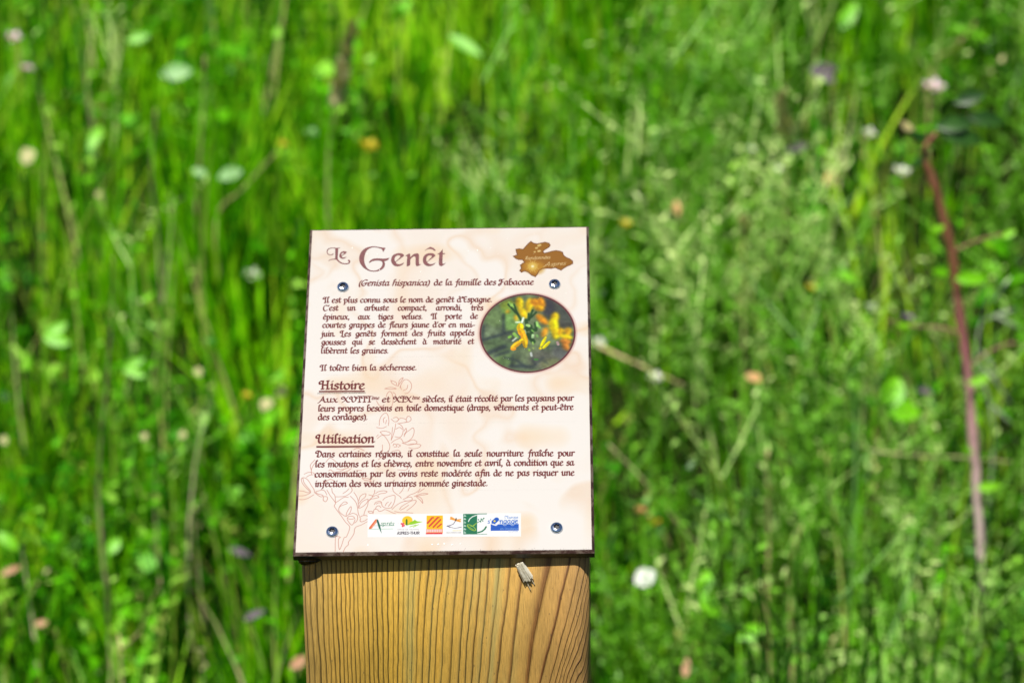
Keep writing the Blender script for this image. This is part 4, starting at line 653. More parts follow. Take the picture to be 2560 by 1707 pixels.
early = b.ramp(xn, [(0, (.36, .23, .06)), (.12, (.49, .295, .05)), (.3, (.56, .335, .042)), (.5, (.53, .315, .05)), (.7, (.51, .305, .07)), (.9, (.46, .26, .07)), (1, (.33, .19, .06))])
dark = b.ramp(xn, [(0, (.07, .042, .006)), (.4, (.06, .04, .006)), (.62, (.075, .036, .006)), (.8, (.15, .045, .006)), (1, (.07, .03, .008))])
c = b.mix(amt, early, dark)
fib = b.noise(b.n('ShaderNodeCombineXYZ', i0=b.math('MULTIPLY', X, 1), i1=b.math('MULTIPLY', Y_, 1), i2=b.math('MULTIPLY', Z, .045)), 2600, 4, .7)
c = b.mix(.75, c, b.ramp(fib.outputs[0], [(.3, (.42, .39, .34)), (.47, (.95, .95, .95)), (.70, (1.4, 1.36, 1.28))]), 'MULTIPLY')
big = b.noise(b.n('ShaderNodeCombineXYZ', i0=b.math('MULTIPLY', X, 40), i1=Y_, i2=b.math('MULTIPLY', Z, 10)), 1.2, 4)
c = b.mix(.8, c, b.ramp(big.outputs[0], [(.3, (.68, .70, .68)), (.5, (1, 1, 1)), (.72, (1.15, 1.1, 1.0))]), 'MULTIPLY')
gm = b.math('MULTIPLY', b.ramp(xn, [(.32, 0.), (.37, .8), (.42, .35), (.55, .3), (.68, .9), (.76, .1), (.85, 0.)]), b.ramp(b.noise(b.n('ShaderNodeCombineXYZ', i0=b.math('MULTIPLY', xs_, 28), i1=2.0, i2=b.math('MULTIPLY', Z, 7)), 1.3, 4).outputs[0], [(.42, 0.), (.62, 1.)]))
c = b.mix(b.math('MULTIPLY', gm, .5), c, (.30, .33, .12))
blk = b.math('MULTIPLY', b.ramp(b.noise(b.n('ShaderNodeCombineXYZ', i0=b.math('MULTIPLY', xs_, 90), i1=5.0, i2=b.math('MULTIPLY', Z, 30)), 1.4, 4, .7).outputs[0], [(.62, 0.), (.72, 1.)]), b.ramp(xn, [(.3, 0.), (.38, .7), (.5, .1), (.62, .7), (.7, 0.)]))
c = b.mix(b.math('MULTIPLY', blk, .6), c, (.07, .06, .05))
spk = b.ramp(b.n('ShaderNodeTexVoronoi', in_Vector=b.n('ShaderNodeCombineXYZ', i0=X, i1=Y_, i2=b.math('MULTIPLY', Z, .5)), in_Scale=260.).outputs[0], [(.0, 1.), (.07, .9), (.1, 0.)])
c = b.mix(b.math('MULTIPLY', spk, .5), c, (.06, .045, .03))
hgt = b.math('SUBTRACT', b.math('MULTIPLY', fib.outputs[0], .35), b.math('MULTIPLY', amt, -.5))
bp = b.n('ShaderNodeBump', in_Strength=1.0, in_Distance=.0012, in_Height=hgt)
PINE = b.end(bsdf(b, c, .62, Normal=bp))
# outline of the section: front corners rounded, vertical columns cut by the sloping top
sec = []
rc = .0075
def arc(cx_, cy_, a0, a1, n=7):
    for k in range(n + 1):
        t = R(a0 + (a1 - a0) * k / n); sec.append((cx_ + rc * math.cos(t), cy_ + rc * math.sin(t)))
arc(-PW + rc, rc, 180, 270); arc(PW - rc, rc, 270, 360); arc(PW - rc, PD - rc, 0, 90); arc(-PW + rc, PD - rc, 90, 180)
nB = BM.to_3x3() @ Vector((0, 0, 1))
pB = BM @ Vector((0, 0, -.0059))
post_M = Matrix.Translation((PX0, PY, .9)) @ PROT
levels = [0, .2, .4, .6, .7, .8, .86]
pv, pf = [], []
nS = len(sec)
for z in levels:
    for x, y in sec: pv.append((x, y, z - .9))
for x, y in sec:
    w_ = post_M @ Vector((x, y, 0))
    zt = pB.z - (nB.x * (w_.x - pB.x) + nB.y * (w_.y - pB.y)) / nB.z
    pv.append((x, y, zt - .9))
for j in range(len(levels)):
    for k in range(nS): pf.append((j * nS + k, j * nS + (k + 1) % nS, (j + 1) * nS + (k + 1) % nS, (j + 1) * nS + k))
pf.append(tuple(range(len(levels) * nS, (len(levels) + 1) * nS)))
post = mesh('post', pv, pf, PINE, sign)
for p_ in post.data.polygons: p_.use_smooth = len(p_.vertices) == 4
post.matrix_basis = Matrix.Translation(-sign.location) @ post_M

# tubes, used for stems, sticks and canes
def tube_data(pts, rad, n=8, cap=True):
    pts = [Vector(p_) for p_ in pts]
    vs, fs = [], []
    up = Vector((0, 1, 0))
    for i, p_ in enumerate(pts):
        d = (pts[min(i + 1, len(pts) - 1)] - pts[max(i - 1, 0)]).normalized()
        a = d.cross(up)
        if a.length < .1: a = d.cross(Vector((1, 0, 0)))
        a.normalize(); c_ = d.cross(a)
        r_ = rad[i] if hasattr(rad, '__len__') else rad
        for k in range(n): vs.append(p_ + (a * math.cos(2 * math.pi * k / n) + c_ * math.sin(2 * math.pi * k / n)) * r_)
    for i in range(len(pts) - 1):
        for k in range(n): fs.append((i * n + k, i * n + (k + 1) % n, (i + 1) * n + (k + 1) % n, (i + 1) * n + k))
    if cap:
        fs.append(tuple(range(n))[::-1]); fs.append(tuple(range((len(pts) - 1) * n, len(pts) * n)))
    return vs, fs
def face_pt(px, py, off): return Vector((.0025 + (px - 1300) * .0002, PY - off, .9085 - (py - 1420) * .000218))
# bundle of dry straw sticks (a case-moth's case) on the post under the board
b = NB('dry_straw')
n1 = b.noise(coords(b), 700, 3)
orn = b.n('ShaderNodeObjectInfo').outputs['Random']
STRAW = b.end(bsdf(b, b.ramp(b.math('ADD', b.math('MULTIPLY', n1.outputs[0], .6), b.math('MULTIPLY', orn, .4)), [(.3, (.30, .24, .15)), (.5, (.62, .56, .42)), (.7, (.8, .76, .62))]), .6))
cs = empty('straw_bundle', face_pt(1310, 1420, 0))
tag(cs, 'small slanting bundle of pale dry straw sticks stuck to the post just under the board', 'insect case')
def stick(a, c_, r_):
    vs, fs = tube_data([a, a.lerp(c_, .5), c_], [r_, r_ * 1.05, r_ * .85], 6)
    mesh('stick', [v - cs.location for v in vs], fs, STRAW, cs)
rs = random.Random(3)
for k in range(13):
    t = (k % 7) / 6
    a = face_pt(1290 + 15 * t + rs.uniform(-1, 1), 1403 - 5 * t + rs.uniform(-2, 3), .0030 + .0006 * (k // 7) + .0006 * rs.random())
    c_ = face_pt(1308 + 23 * t + rs.uniform(-1, 1), 1443 - 3 * t + rs.uniform(-4, 3), .0022 + .0006 * (k // 7) + .0004 * rs.random())
    stick(a, c_, rs.uniform(.00032, .0005))
stick(face_pt(1300, 1412, .0022), face_pt(1325, 1467, .0022), .0003)
stick(face_pt(1308, 1410, .0022), face_pt(1335, 1454, .002), .0003)
stick(face_pt(1310, 1404, .0018), face_pt(1331, 1435, .0016), .0003)
# dark speck of debris
b = NB('dark_debris')
DEB = b.end(bsdf(b, (.025, .022, .02), .5))
dvs, dfs = [], []
for dx, dy, r_ in [(-3, -7, .0004), (-2, -3, .0006), (0, 0, .0005), (2, 3, .0006), (4, 6, .0005), (-5, -4, .0003), (5, 2, .0003), (-1, 8, .0003)]:
    q = face_pt(1293 + dx, 1514 + dy, r_ * .6)
    o_ = len(dvs)
    for v in [(1, 0, 0), (-1, 0, 0), (0, 1, 0), (0, -1, 0), (0, 0, 1), (0, 0, -1)]: dvs.append(q + Vector(v) * r_ * rs.uniform(.7, 1.3))
    for f_ in [(0, 2, 4), (2, 1, 4), (1, 3, 4), (3, 0, 4), (2, 0, 5), (1, 2, 5), (3, 1, 5), (0, 3, 5)]: dfs.append(tuple(o_ + i for i in f_))
tag(mesh('debris_speck', dvs, dfs, DEB), 'tiny black crumb of debris stuck on the post below the straw bundle', 'debris')
# drop hanging from the lower left corner of the board
b = NB('hanging_resin')
gl = b.n('ShaderNodeBsdfPrincipled')
gl.inputs['Base Color'].default_value = (.30, .24, .10, 1)
gl.inputs['Roughness'].default_value = .04
gl.inputs['Transmission Weight'].default_value = 1
gl.inputs['IOR'].default_value = 1.4
GLASS = b.end(gl)
cB = BM @ Vector((-.0683, -.0998, -.0052))
wv, wf = [], []
for i in range(9):
    th = math.pi * i / 8
    for k in range(20):
        a = 2 * math.pi * k / 20
        x_ = math.sin(th) * math.cos(a); y_ = math.sin(th) * math.sin(a); z_ = math.cos(th)
        sk = .0068 if x_ > 0 else .0045
        wv.append(cB + Vector((x_ * sk, y_ * .0022, z_ * .0027 * (1 - .25 * x_) * (1 if z_ < 0 else .3) - .0002)))
for i in range(8):
    for k in range(20): wf.append((i * 20 + k, (i + 1) * 20 + k, (i + 1) * 20 + (k + 1) % 20, i * 20 + (k + 1) % 20))
tag(mesh('hanging_drop', wv, wf, GLASS, smooth=True), 'clear amber drop hanging under the lower left corner of the board', 'drop')

# ------------------------------------------------------------------ meadow
GRASS = leaf_mat('grass_blade', [(0., (.004, .045, .0003)), (.3, (.018, .15, .0004)), (.55, (.10, .42, .0005)), (.8, (.27, .72, .001)), (1., (.50, .82, .03))], .3, .38, .15)
DRYG = leaf_mat('dry_grass_stem', [(0., (.16, .38, .01)), (.4, (.36, .50, .06)), (.75, (.60, .60, .2)), (1., (.78, .70, .42))], .25)
HERB = leaf_mat('herb_leaf', [(0., (.006, .05, .001)), (.4, (.035, .22, .002)), (.75, (.13, .50, .004)), (1., (.36, .68, .08))], .25, .45, .15)
PALE = leaf_mat('pale_herb', [(0., (.015, .08, .002)), (.35, (.09, .28, .004)), (.65, (.19, .48, .04)), (1., (.60, .76, .27))], .2, .45, .25)

def ribbons(base, dirv, L, w, bend, side, segs=4, taper=1.6, tint=None, fold=0.):
    N = len(base)
    V = np.zeros((N, 2 * segs + 1, 3)); 
    for k in range(segs + 1):
        t = k / segs
        c_ = base + dirv * (L * t)[:, None] + bend * (t * t)
        if k < segs:
            wd = (w * (1 - t ** taper) * (.75 + .5 * math.sin(math.pi * min(t * 1.2 + .15, 1))))[:, None] * .5
            V[:, 2 * k] = c_ - side * wd; V[:, 2 * k + 1] = c_ + side * wd
        else: V[:, 2 * k] = c_
    F = []
    for k in range(segs - 1):
        a = 2 * k
        F += [(a, a + 1, a + 3), (a, a + 3, a + 2)]
    F.append((2 * segs - 2, 2 * segs - 1, 2 * segs))
    F = np.array(F)
    off = (np.arange(N) * (2 * segs + 1))[:, None, None]
    FF = (F[None] + off).reshape(-1, 3)
    T = np.repeat(tint, 2 * segs + 1)
    return V.reshape(-1, 3), FF, T
def unit(v): return v / np.maximum(np.linalg.norm(v, axis=-1, keepdims=True), 1e-9)
def join(parts):
    V, F, T = [], [], []; o_ = 0
    for v, f, t in parts:
        V.append(v); F.append(f + o_); T.append(t); o_ += len(v)
    return np.vstack(V), np.vstack(F), np.concatenate(T)
def patch(x, y, s=1.0, ph=0.):
    """0..1 patchiness over the meadow"""
    return .5 + .5 * np.sin(2.3 * x * s + 1.7 * np.sin(1.9 * y * s + ph) + ph) * np.sin(2.9 * y * s - 1.1 * np.sin(2.1 * x * s) + 2 * ph)
def scatter(n, x0, x1, y0, y1):
    x = rng.uniform(x0, x1, n); y = rng.uniform(y0, y1, n)
    return x, y
def clear_post(x, y): return (np.abs(x + .035) < .12) & (y < 1.55) & (y > 1.1)
def grass(n, x0, x1, y0, y1, h0, h1, w0, w1, lean=.22, tmean=.5):
    nt_ = n // 34
    tx, ty = scatter(nt_, x0, x1, y0, y1)
    wt_ = rng.lognormal(0, .75, nt_); idx = rng.choice(nt_, n, p=wt_ / wt_.sum())
    x = tx[idx] + rng.normal(0, .019, n); y = ty[idx] + rng.normal(0, .019, n)
    hs_ = rng.uniform(.4, 1.3, nt_)[idx]
    k = ~clear_post(x, y) & (y > .9) & (rng.random(n) < np.clip(.1 + 1.5 * patch(x, y, 5.1, .4), 0, 1) * (1 - .8 * ((x > .16 + .12 * np.sin(9 * y)) * (y < 3.05) & (x < 1.2) & (y > 1.9) & (y < 3.2))))
    x, y, idx, hs_ = x[k], y[k], idx[k], hs_[k]; n = len(x)
    base = np.c_[x, y, gz(x, y) - .01]
    pz = patch(x, y, 2.2)
    L = rng.uniform(h0, h1, n) * (.65 + .6 * pz) * rng.choice([.55, .8, 1., 1.15], n) * hs_
    ld = rng.normal(0, lean, (n, 2)) + rng.normal(0, lean * .5, (nt_, 2))[idx]
    d = unit(np.c_[ld, np.ones(n)])
    bend = np.c_[rng.normal(0, .15, n) * L, rng.normal(-.05, .18, n) * L, -np.abs(rng.normal(0, .11, n)) * L]
    side = unit(np.c_[rng.normal(0, 1, n), rng.normal(0, .45, n), np.zeros(n)])
    side = unit(side - d * (side * d).sum(1, keepdims=True))
    tint = np.clip(rng.normal(tmean, .24, n) + rng.normal(0, .22, nt_)[idx] + .25 * (patch(x, y, 1.3, 1.) - .5), 0, 1)
    return ribbons(base, d, L, rng.uniform(w0, w1, n), bend, side, 4, 1.7, tint)
P = [grass(30000, -1.0, 1.15, 1.95, 4.3, .03, .09, .003, .007, .5, .28),
     grass(62000, -1.0, 1.15, 2.0, 4.3, .07, .25, .002, .0052, .13, .5),
     grass(9000, -.55, .5, 2.6, 4.2, .14, .30, .003, .006, .10, .58),
     grass(26000, -2.6, -.9, 1.7, 4.6, .07, .24, .003, .006, .16, .5),
     grass(22000, 1.1, 2.6, 1.7, 4.6, .07, .24, .003, .006, .16, .5),
     grass(24000, -2.7, 2.7, 4.2, 6.2, .08, .26, .005, .010, .16, .5),
     grass(26000, -3.2, 3.2, 1.5, 6.5, .08, .22, .003, .006, .25, .5),
     grass(30000, -2.5, 2.5, .9, 2.2, .04, .12, .003, .006, .3, .45)]
o = big_mesh('meadow_grass', *join(P), GRASS)
tag(o, 'dense bright green meadow grass covering the bank behind the sign', 'grass', kind='stuff')

def dry(n, x0, x1, y0, y1, h0, h1, w):
    x, y = scatter(n, x0, x1, y0, y1)
    keep = rng.random(n) < np.clip(.25 + .9 * patch(x, y, 1.6, 2.2) + .3 * (x < -.2) + .25 * (x > .25), 0, 1)
    x, y = x[keep], y[keep]; n = len(x)
    L = rng.uniform(h0, h1, n)
    d = unit(np.c_[rng.normal(0, .2, n), rng.normal(0, .2, n), np.ones(n)])
    bend = np.c_[rng.normal(0, .14, n) * L, rng.normal(0, .15, n) * L, -np.abs(rng.normal(0, .1, n)) * L]
    side = unit(np.c_[np.ones(n), rng.normal(0, .3, n), np.zeros(n)])
    base = np.c_[x, y, gz(x, y)]
    tint = np.clip(rng.normal(.45, .25, n), 0, 1)
    A = ribbons(base, d, L, rng.uniform(.6, 1.2, n) * w, bend, side, 5, 3.5, tint)
    # spikelets near the tips
    m = 9
    sel = rng.random(n) < .45
    tip = (base + d * L[:, None] + bend)[sel]; dd = (d * L[:, None] + 2 * bend)[sel]; dd = unit(dd)
    q = np.repeat(tip, m, 0) - np.repeat(dd, m, 0) * rng.uniform(0, .035, (len(tip) * m, 1)) + rng.normal(0, .0025, (len(tip) * m, 3))
    sd = unit(np.c_[rng.normal(0, 1, (len(q), 2)), np.zeros(len(q))])
    B = ribbons(q, unit(np.repeat(dd, m, 0) + rng.normal(0, .5, (len(q), 3))), np.full(len(q), .007), np.full(len(q), .0032), np.zeros((len(q), 3)), sd, 2, 1.5, np.clip(np.repeat(tint[sel], m) * .8 + .15, 0, 1))
    return join([A, B])
o = big_mesh('dry_grass', *join([dry(1500, -1.0, 1.15, 2.05, 4.2, .12, .30, .0016), dry(1500, -3, 3, 1.7, 6, .15, .35, .003)]), DRYG)
tag(o, 'thin straw-coloured grass stems and seed heads among the green grass', 'dry grass', kind='stuff')

def herbs(n, x0, x1, y0, y1, h0, h1, leaf0, leaf1, nl, wratio, prob, mat_t, spread=.35, branches=0, stemw=.0016):
    nc = max(4, n // 9)
    cx_, cy_ = scatter(nc, x0, x1, y0, y1)
    ci = rng.integers(0, nc, n)
    x = cx_[ci] + rng.normal(0, .024, n); y = cy_[ci] + rng.normal(0, .024, n)
    keep = rng.random(n) < prob(x, y)
    x, y, ci = x[keep], y[keep], ci[keep]; n = len(x)
    L = rng.uniform(h0, h1, n) * rng.uniform(.6, 1.3, nc)[ci]
    d = unit(np.c_[rng.normal(0, spread * .6, n), rng.normal(0, spread * .5, n), np.ones(n)])
    bend = np.c_[rng.normal(0, .22, n) * L, rng.normal(0, .15, n) * L, -np.abs(rng.normal(0, .08, n)) * L]
    base = np.c_[x, y, gz(x, y)]
    side = unit(np.c_[np.ones(n), rng.normal(0, .3, n), np.zeros(n)])
    tint = np.clip(rng.normal(mat_t, .16, n) + rng.normal(0, .22, nc)[ci], 0, 1)
    parts = [ribbons(base, d, L, np.full(n, stemw) * rng.uniform(.7, 1.4, n), bend, side, 4, 4., tint)]
    def leaves(base, d, L, bend, tint, nl, sc=1.0):
        n = len(base)
        t = np.tile((np.arange(nl) + .5) / nl, (n, 1)) + rng.uniform(-.3, .3, (n, nl)) / nl
        t = np.clip(.12 + .88 * t, 0, 1)[..., None]
        c_ = base[:, None] + d[:, None] * (L[:, None, None] * t) + bend[:, None] * t * t
        q = c_.reshape(-1, 3)
        m = len(q)
        az = rng.uniform(0, 2 * math.pi, m)
        dv = unit(np.c_[np.cos(az), np.sin(az), rng.uniform(-.1, 1.2, m)])
        ll = rng.uniform(leaf0, leaf1, m) * sc
        sd = unit(np.cross(dv, np.c_[rng.normal(0, .4, (m, 2)), np.ones(m)]))
        bd = np.c_[np.zeros((m, 2)), -ll * rng.uniform(0, .5, m)]
        return ribbons(q, dv, ll, ll * wratio, bd, sd, 3, 2.2, np.clip(np.repeat(tint, nl) + rng.normal(0, .14, m), 0, 1))
    parts.append(leaves(base, d, L, bend, tint, nl))
    if branches:
        t = rng.uniform(.25, .9, (n, branches, 1))
        bb = (base[:, None] + d[:, None] * (L[:, None, None] * t) + bend[:, None] * t * t).reshape(-1, 3)
        m = len(bb)
        dd = unit(np.c_[rng.normal(0, .8, m), rng.normal(0, .6, m), rng.uniform(.3, 1.2, m)])
        LL = np.repeat(L, branches) * rng.uniform(.18, .45, m)
        tb_ = np.repeat(tint, branches)
        bn = np.c_[np.zeros((m, 2)), rng.uniform(-.1, .15, m) * LL]
        sd = unit(np.c_[np.ones(m), rng.normal(0, .3, m), np.zeros(m)])
        parts.append(ribbons(bb, dd, LL, np.full(m, stemw * .7), bn, sd, 3, 4., tb_))
        parts.append(leaves(bb, dd, LL, bn, tb_, max(3, nl // 2), .8))
    return join(parts)
pl = lambda x, y: np.clip(.35 + .5 * (x < -.15) + .45 * (x > .1) - .25 * ((np.abs(x) < .2) & (y > 2.5)), 0, 1) * np.clip(.3 + patch(x, y, 3.1, .7), 0, 1)
o = big_mesh('leafy_herbs', *join([herbs(3200, -1.0, 1.15, 2.05, 4.0, .07, .25, .007, .022, 12, .38, pl, .5),
                                    herbs(1400, -3, 3, 1.6, 6, .05, .2, .012, .03, 10, .5, pl, .5),
                                    herbs(500, -1., 1.15, 2.1, 3.9, .04, .16, .018, .034, 6, .6, pl, .62)]), HERB)
tag(o, 'low leafy green herbs growing between the grass blades', 'herbs', kind='stuff')
pr = lambda x, y: np.clip((x - .02) * 3.2 + .1, 0, 1) * np.clip(.35 + patch(x, y, 2.7, 3.), 0, 1) * np.clip((3.15 - y) * 3, .12, 1) + .025
o = big_mesh('wiry_herbs', *join([herbs(5200, -.9, 1.2, 2.05, 3.9, .14, .38, .006, .017, 14, .28, pr, .52, .42, 6, .0024),
                                   herbs(500, .8, 3, 1.8, 5, .12, .3, .006, .014, 10, .4, pr, .45, .5, 4)]), PALE)
tag(o, 'tangled pale green wiry herbs with fine side branches right of the sign', 'herbs', kind='stuff')

# ------------------------------------------------------------------ single plants that stand out of the meadow
def at(px, py, y):
    """point of the vertical plane at depth y that lies in the direction measured on the photograph (2560 wide)"""
    d = CAMR @ Vector(((px - 1280) / 6750, -(py - 853.5) / 6750, -1))
    return CAM + d * (y / d.y)
def depth(py, ahead=.25):
    """depth of the bank seen at that height, moved a little forward to the tips of the grass"""
    d = CAMR @ Vector((0, -(py - 853.5) / 6750, -1))
    s = -d.z / d.y
    return (1.42 + 1.235) / (.65 + s) - ahead
def plain(name, stops, rough=.6, trans=.2, scale=80): return leaf_mat(name, stops, trans, rough, .3, False, scale)
M_GREEN = plain('green_stem', [(.3, (.14, .42, .006)), (.7, (.24, .60, .014))], .45)
M_BRIGHT = plain('bright_leaf', [(.3, (.14, .50, .004)), (.7, (.24, .68, .008))], .4, .4)
M_TAN = plain('straw_stem', [(.3, (.46, .38, .13)), (.7, (.78, .66, .34))], .6)
M_BEIGE = plain('beige_seed', [(.3, (.40, .40, .16)), (.7, (.58, .55, .28))], .7)
M_PALEG = plain('pale_green_leaf', [(.3, (.17, .42, .10)), (.7, (.32, .58, .22))], .45, .35)
M_PINK = plain('pink_petal', [(.3, (.78, .56, .70)), (.7, (.90, .76, .84))], .6, .3)
M_WHITE = plain('white_petal', [(.3, (.80, .84, .72)), (.7, (.90, .92, .86))], .6, .3)
M_ORANGE = plain('orange_leaf', [(.3, (.62, .30, .10)), (.7, (.80, .48, .24))], .6, .3)
M_YEL = plain('yellow_petal', [(.3, (.55, .42, .02)), (.7, (.75, .58, .04))], .6, .3)
M_DARK = plain('withered_leaf', [(.3, (.05, .035, .05)), (.7, (.14, .11, .13))], .6, .1)
M_SILV = plain('silver_leaf', [(.3, (.26, .36, .20)), (.7, (.48, .55, .38))], .6)
M_PURP = plain('purple_petal', [(.3, (.16, .08, .22)), (.7, (.30, .18, .36))], .6)
M_SALM = plain('salmon_leaf', [(.3, (.40, .20, .10)), (.7, (.54, .32, .18))], .6)
b = NB('bramble_bark')
co = coords(b)
zz = b.n('ShaderNodeSeparateXYZ', i0=co).outputs[2]
c = b.ramp(b.math('ADD', b.math('MULTIPLY', zz, 1.0), b.math('MULTIPLY', b.noise(co, 60, 3).outputs[0], .05)), [(.0, (.56, .42, .36)), (.25, (.64, .47, .45)), (.33, (.54, .31, .31)), (.41, (.34, .12, .13)), (.48, (.20, .08, .04))])
M_CANE = b.end(bsdf(b, c, .5))

def crv(pts, n=5):
    P_ = [Vector(p_) for p_ in pts]
    if len(P_) < 3: return P_
    Q = [2 * P_[0] - P_[1]] + P_ + [2 * P_[-1] - P_[-2]]
    out = []
    for i in range(1, len(Q) - 2):
        p0, p1, p2, p3 = Q[i - 1:i + 3]
        for k in range(n):
            t = k / n
            out.append(.5 * (2 * p1 + (p2 - p0) * t + (2 * p0 - 5 * p1 + 4 * p2 - p3) * t * t + (3 * p1 - p0 - 3 * p2 + p3) * t ** 3))
    return out + [P_[-1]]
def part_tube(name, pts, r0, r1, mat, root, n=6):
    P_ = crv(pts)
    rad = [(r0 + (r1 - r0) * i / (len(P_) - 1)) * rt.uniform(.8, 1.2) for i in range(len(P_))]
    j_ = r0 * .22
    vs, fs = tube_data([p_ - root.location + Vector((rt.uniform(-j_, j_), rt.uniform(-j_, j_), 0)) for p_ in P_], rad, n)
    return mesh(name, vs, fs, mat, root, smooth=True)
rt = random.Random(11)
def leaf_geo(c_, d, wdir, L, Wd, n=6, curl=.25, fold=.25):
    """an oval leaf with a folded midrib, from its base c_ along d"""
    d = d.normalized(); wdir = (wdir - d * wdir.dot(d)).normalized(); up = d.cross(wdir)
    vs, fs = [], []
    for i in range(n + 1):
        t = i / n
        w_ = Wd * .5 * math.sin(math.pi * min(1, t * .94 + .04)) ** .8
        ax = c_ + d * (L * t) - up * (curl * L * t * t)
        vs += [ax - wdir * w_ + up * fold * w_, ax, ax + wdir * w_ + up * fold * w_]
    for i in range(n):
        a = 3 * i
        fs += [(a, a + 1, a + 4, a + 3), (a + 1, a + 2, a + 5, a + 4)]
    return vs, fs
def ground_below(p_, jitter=.02):
    x, y = p_.x + rt.uniform(-jitter, jitter), p_.y + rt.uniform(0, jitter)
    return Vector((x, y, float(gz(x, y)) - .01))
def root_at(name, foot, label, cat, group=None):
    r_ = empty(name, foot)
    return tag(r_, label, cat, group)
def rel(vs, root): return [v - root.location for v in vs]
def cane_leaf(root, p_, d, L, Wd, mat, name='leaf'):
    vs, fs = leaf_geo(p_, d, Vector((1, .2, .3)) if abs(d.normalized().x) < .8 else Vector((0, .4, 1)), L, Wd)
    return mesh(name, rel(vs, root), fs, mat, root, smooth=True)
def px_m(py, ahead=.2): return depth(py, ahead) / 6750 * 1.02   # metres per photo pixel there

def leaf_plant(name, px, py, size, ang, mat, label, cat='leaf', ahead=.25, ratio=.6, n=1, stemmat=None, spread=50, extra=()):
    """one plant whose visible leaf or leaves sit at the given place on a thin stem"""
    Y = depth(py, ahead); k = Y / 6750 * 1.02
    c_ = at(px, py, Y)
    foot = ground_below(c_)
    root = root_at(name, foot, label, cat)
    L = size * k
    for i in range(n):
        a = R(ang + (i - (n - 1) / 2) * spread)
        d = Vector((math.cos(a), .6 * math.sin(a) - .1, .8 * math.sin(a)))
        st = c_ - d * L * (.5 if n == 1 else 0)
        w_ = Vector((-math.sin(a), .6 * math.cos(a), .8 * math.cos(a)))
        vs, fs = leaf_geo(st, d, w_, L, L * ratio, 6, rt.uniform(0, .25), .2)
        mesh('leaf', rel(vs, root), fs, mat, root, smooth=True)
    base_ = c_ - Vector((math.cos(R(ang)), 0, math.sin(R(ang)))) * (L * .5 if n == 1 else 0)
    part_tube('stem', [foot, foot.lerp(base_, .5) + Vector((rt.uniform(-.01, .01), .0, 0)), base_], .0012, .0007, stemmat or M_GREEN, root, 5)
    return root
def flower_plant(name, px, py, size, mat, label, cat='flower', ahead=.25, petals=16, up=.6, stemmat=None, core=None, flat=.6):
    """small flower head: many petals round a centre on a stem"""
    Y = depth(py, ahead); k = Y / 6750 * 1.02
    c_ = at(px, py, Y); foot = ground_below(c_, .03)
    root = root_at(name, foot, label, cat)
    r_ = size * k * .5
    vs, fs = [], []
    for i in range(petals):
        a = i * 2.399963; e = up * (i / petals) * 1.3 - .15
        d = Vector((math.cos(a) * math.cos(e), math.sin(a) * math.cos(e) * flat - .2, math.sin(e) + .2 * rt.random()))
        v_, f_ = leaf_geo(c_ + d * r_ * .15, d, Vector((-math.sin(a), math.cos(a), .3)), r_ * rt.uniform(.75, 1.05), r_ * .5, 3, .1, .2)
        o_ = len(vs); vs += v_; fs += [tuple(o_ + q for q in f) for f in f_]
    mesh('bloom', rel(vs, root), fs, mat, root, smooth=True)
    v_, f_ = tube_data([c_ - Vector((0, 0, r_ * .5)), c_ - Vector((0, 0, r_ * .1)), c_ + Vector((0, 0, r_ * .3))], [r_ * .12, r_ * .32, r_ * .15], 8)
    mesh('calyx', rel(v_, root), f_, core or M_GREEN, root, smooth=True)
    part_tube('stem', [foot, foot.lerp(c_, .55) + Vector((rt.uniform(-.012, .012), 0, 0)), c_ - Vector((0, 0, r_ * .4))], .0013, .0008, stemmat or M_GREEN, root, 5)
    return root
def stalk(name, pts, w0, w1, mat, label, cat='stalk', ahead=.17, foot=True, leaves=0, head=None, y=None, jump=None):
    """a stem that runs through the measured places; widths in photo pixels"""
    pys = [p_[1] for p_ in pts]
    Y = y if y else depth(max(pys), ahead)
    P_ = [at(p_[0], p_[1], Y - .02 * i) for i, p_ in enumerate(pts)]
    k = Y / 6750 * 1.02
    ft = ground_below(P_[0], .01)
    root = root_at(name, ft if foot else P_[0], label, cat)
    full = ([ft] if foot and (P_[0] - ft).length > .02 else []) + P_
    thin = .62 if name == 'dry_stalk' and 'twig' not in label and 'thick' not in label else .85
    part_tube('stem', full, w0 * k * thin / 2, w1 * k * thin * .22, mat, root)
    for i in range(leaves):
        q = crv(P_); p_ = q[int((i + .5) / leaves * (len(q) - 1))]
        a = rt.choice([-1, 1])
        cane_leaf(root, p_, Vector((a * .6, -.2, .8)), rt.uniform(25, 50) * k, rt.uniform(6, 11) * k, mat)
    if head:
        q = P_[-1]; d = (P_[-1] - P_[-2]).normalized(); vs, fs = [], []
        n_, ln, wd, hm = head
        for i in range(n_):
            t = i / n_
            c_ = q - d * ln * k * (1 - t) + Vector((rt.uniform(-1, 1), rt.uniform(-1, 1), rt.uniform(-1, 1))) * wd * k * .35 * (1.1 - t)
            v_, f_ = leaf_geo(c_, d + Vector((rt.uniform(-.6, .6), rt.uniform(-.6, .6), rt.uniform(-.2, .6))), Vector((1, .3, 0)), wd * k * .8, wd * k * .4, 2, 0, .3)
            o_ = len(vs); vs += v_; fs += [tuple(o_ + z for z in f) for f in f_]
        mesh('seed_head', rel(vs, root), fs, hm, root, smooth=True)
    return root
F_ = 1.08844
def s(pts): return [(x * F_, y * F_) for x, y in pts]

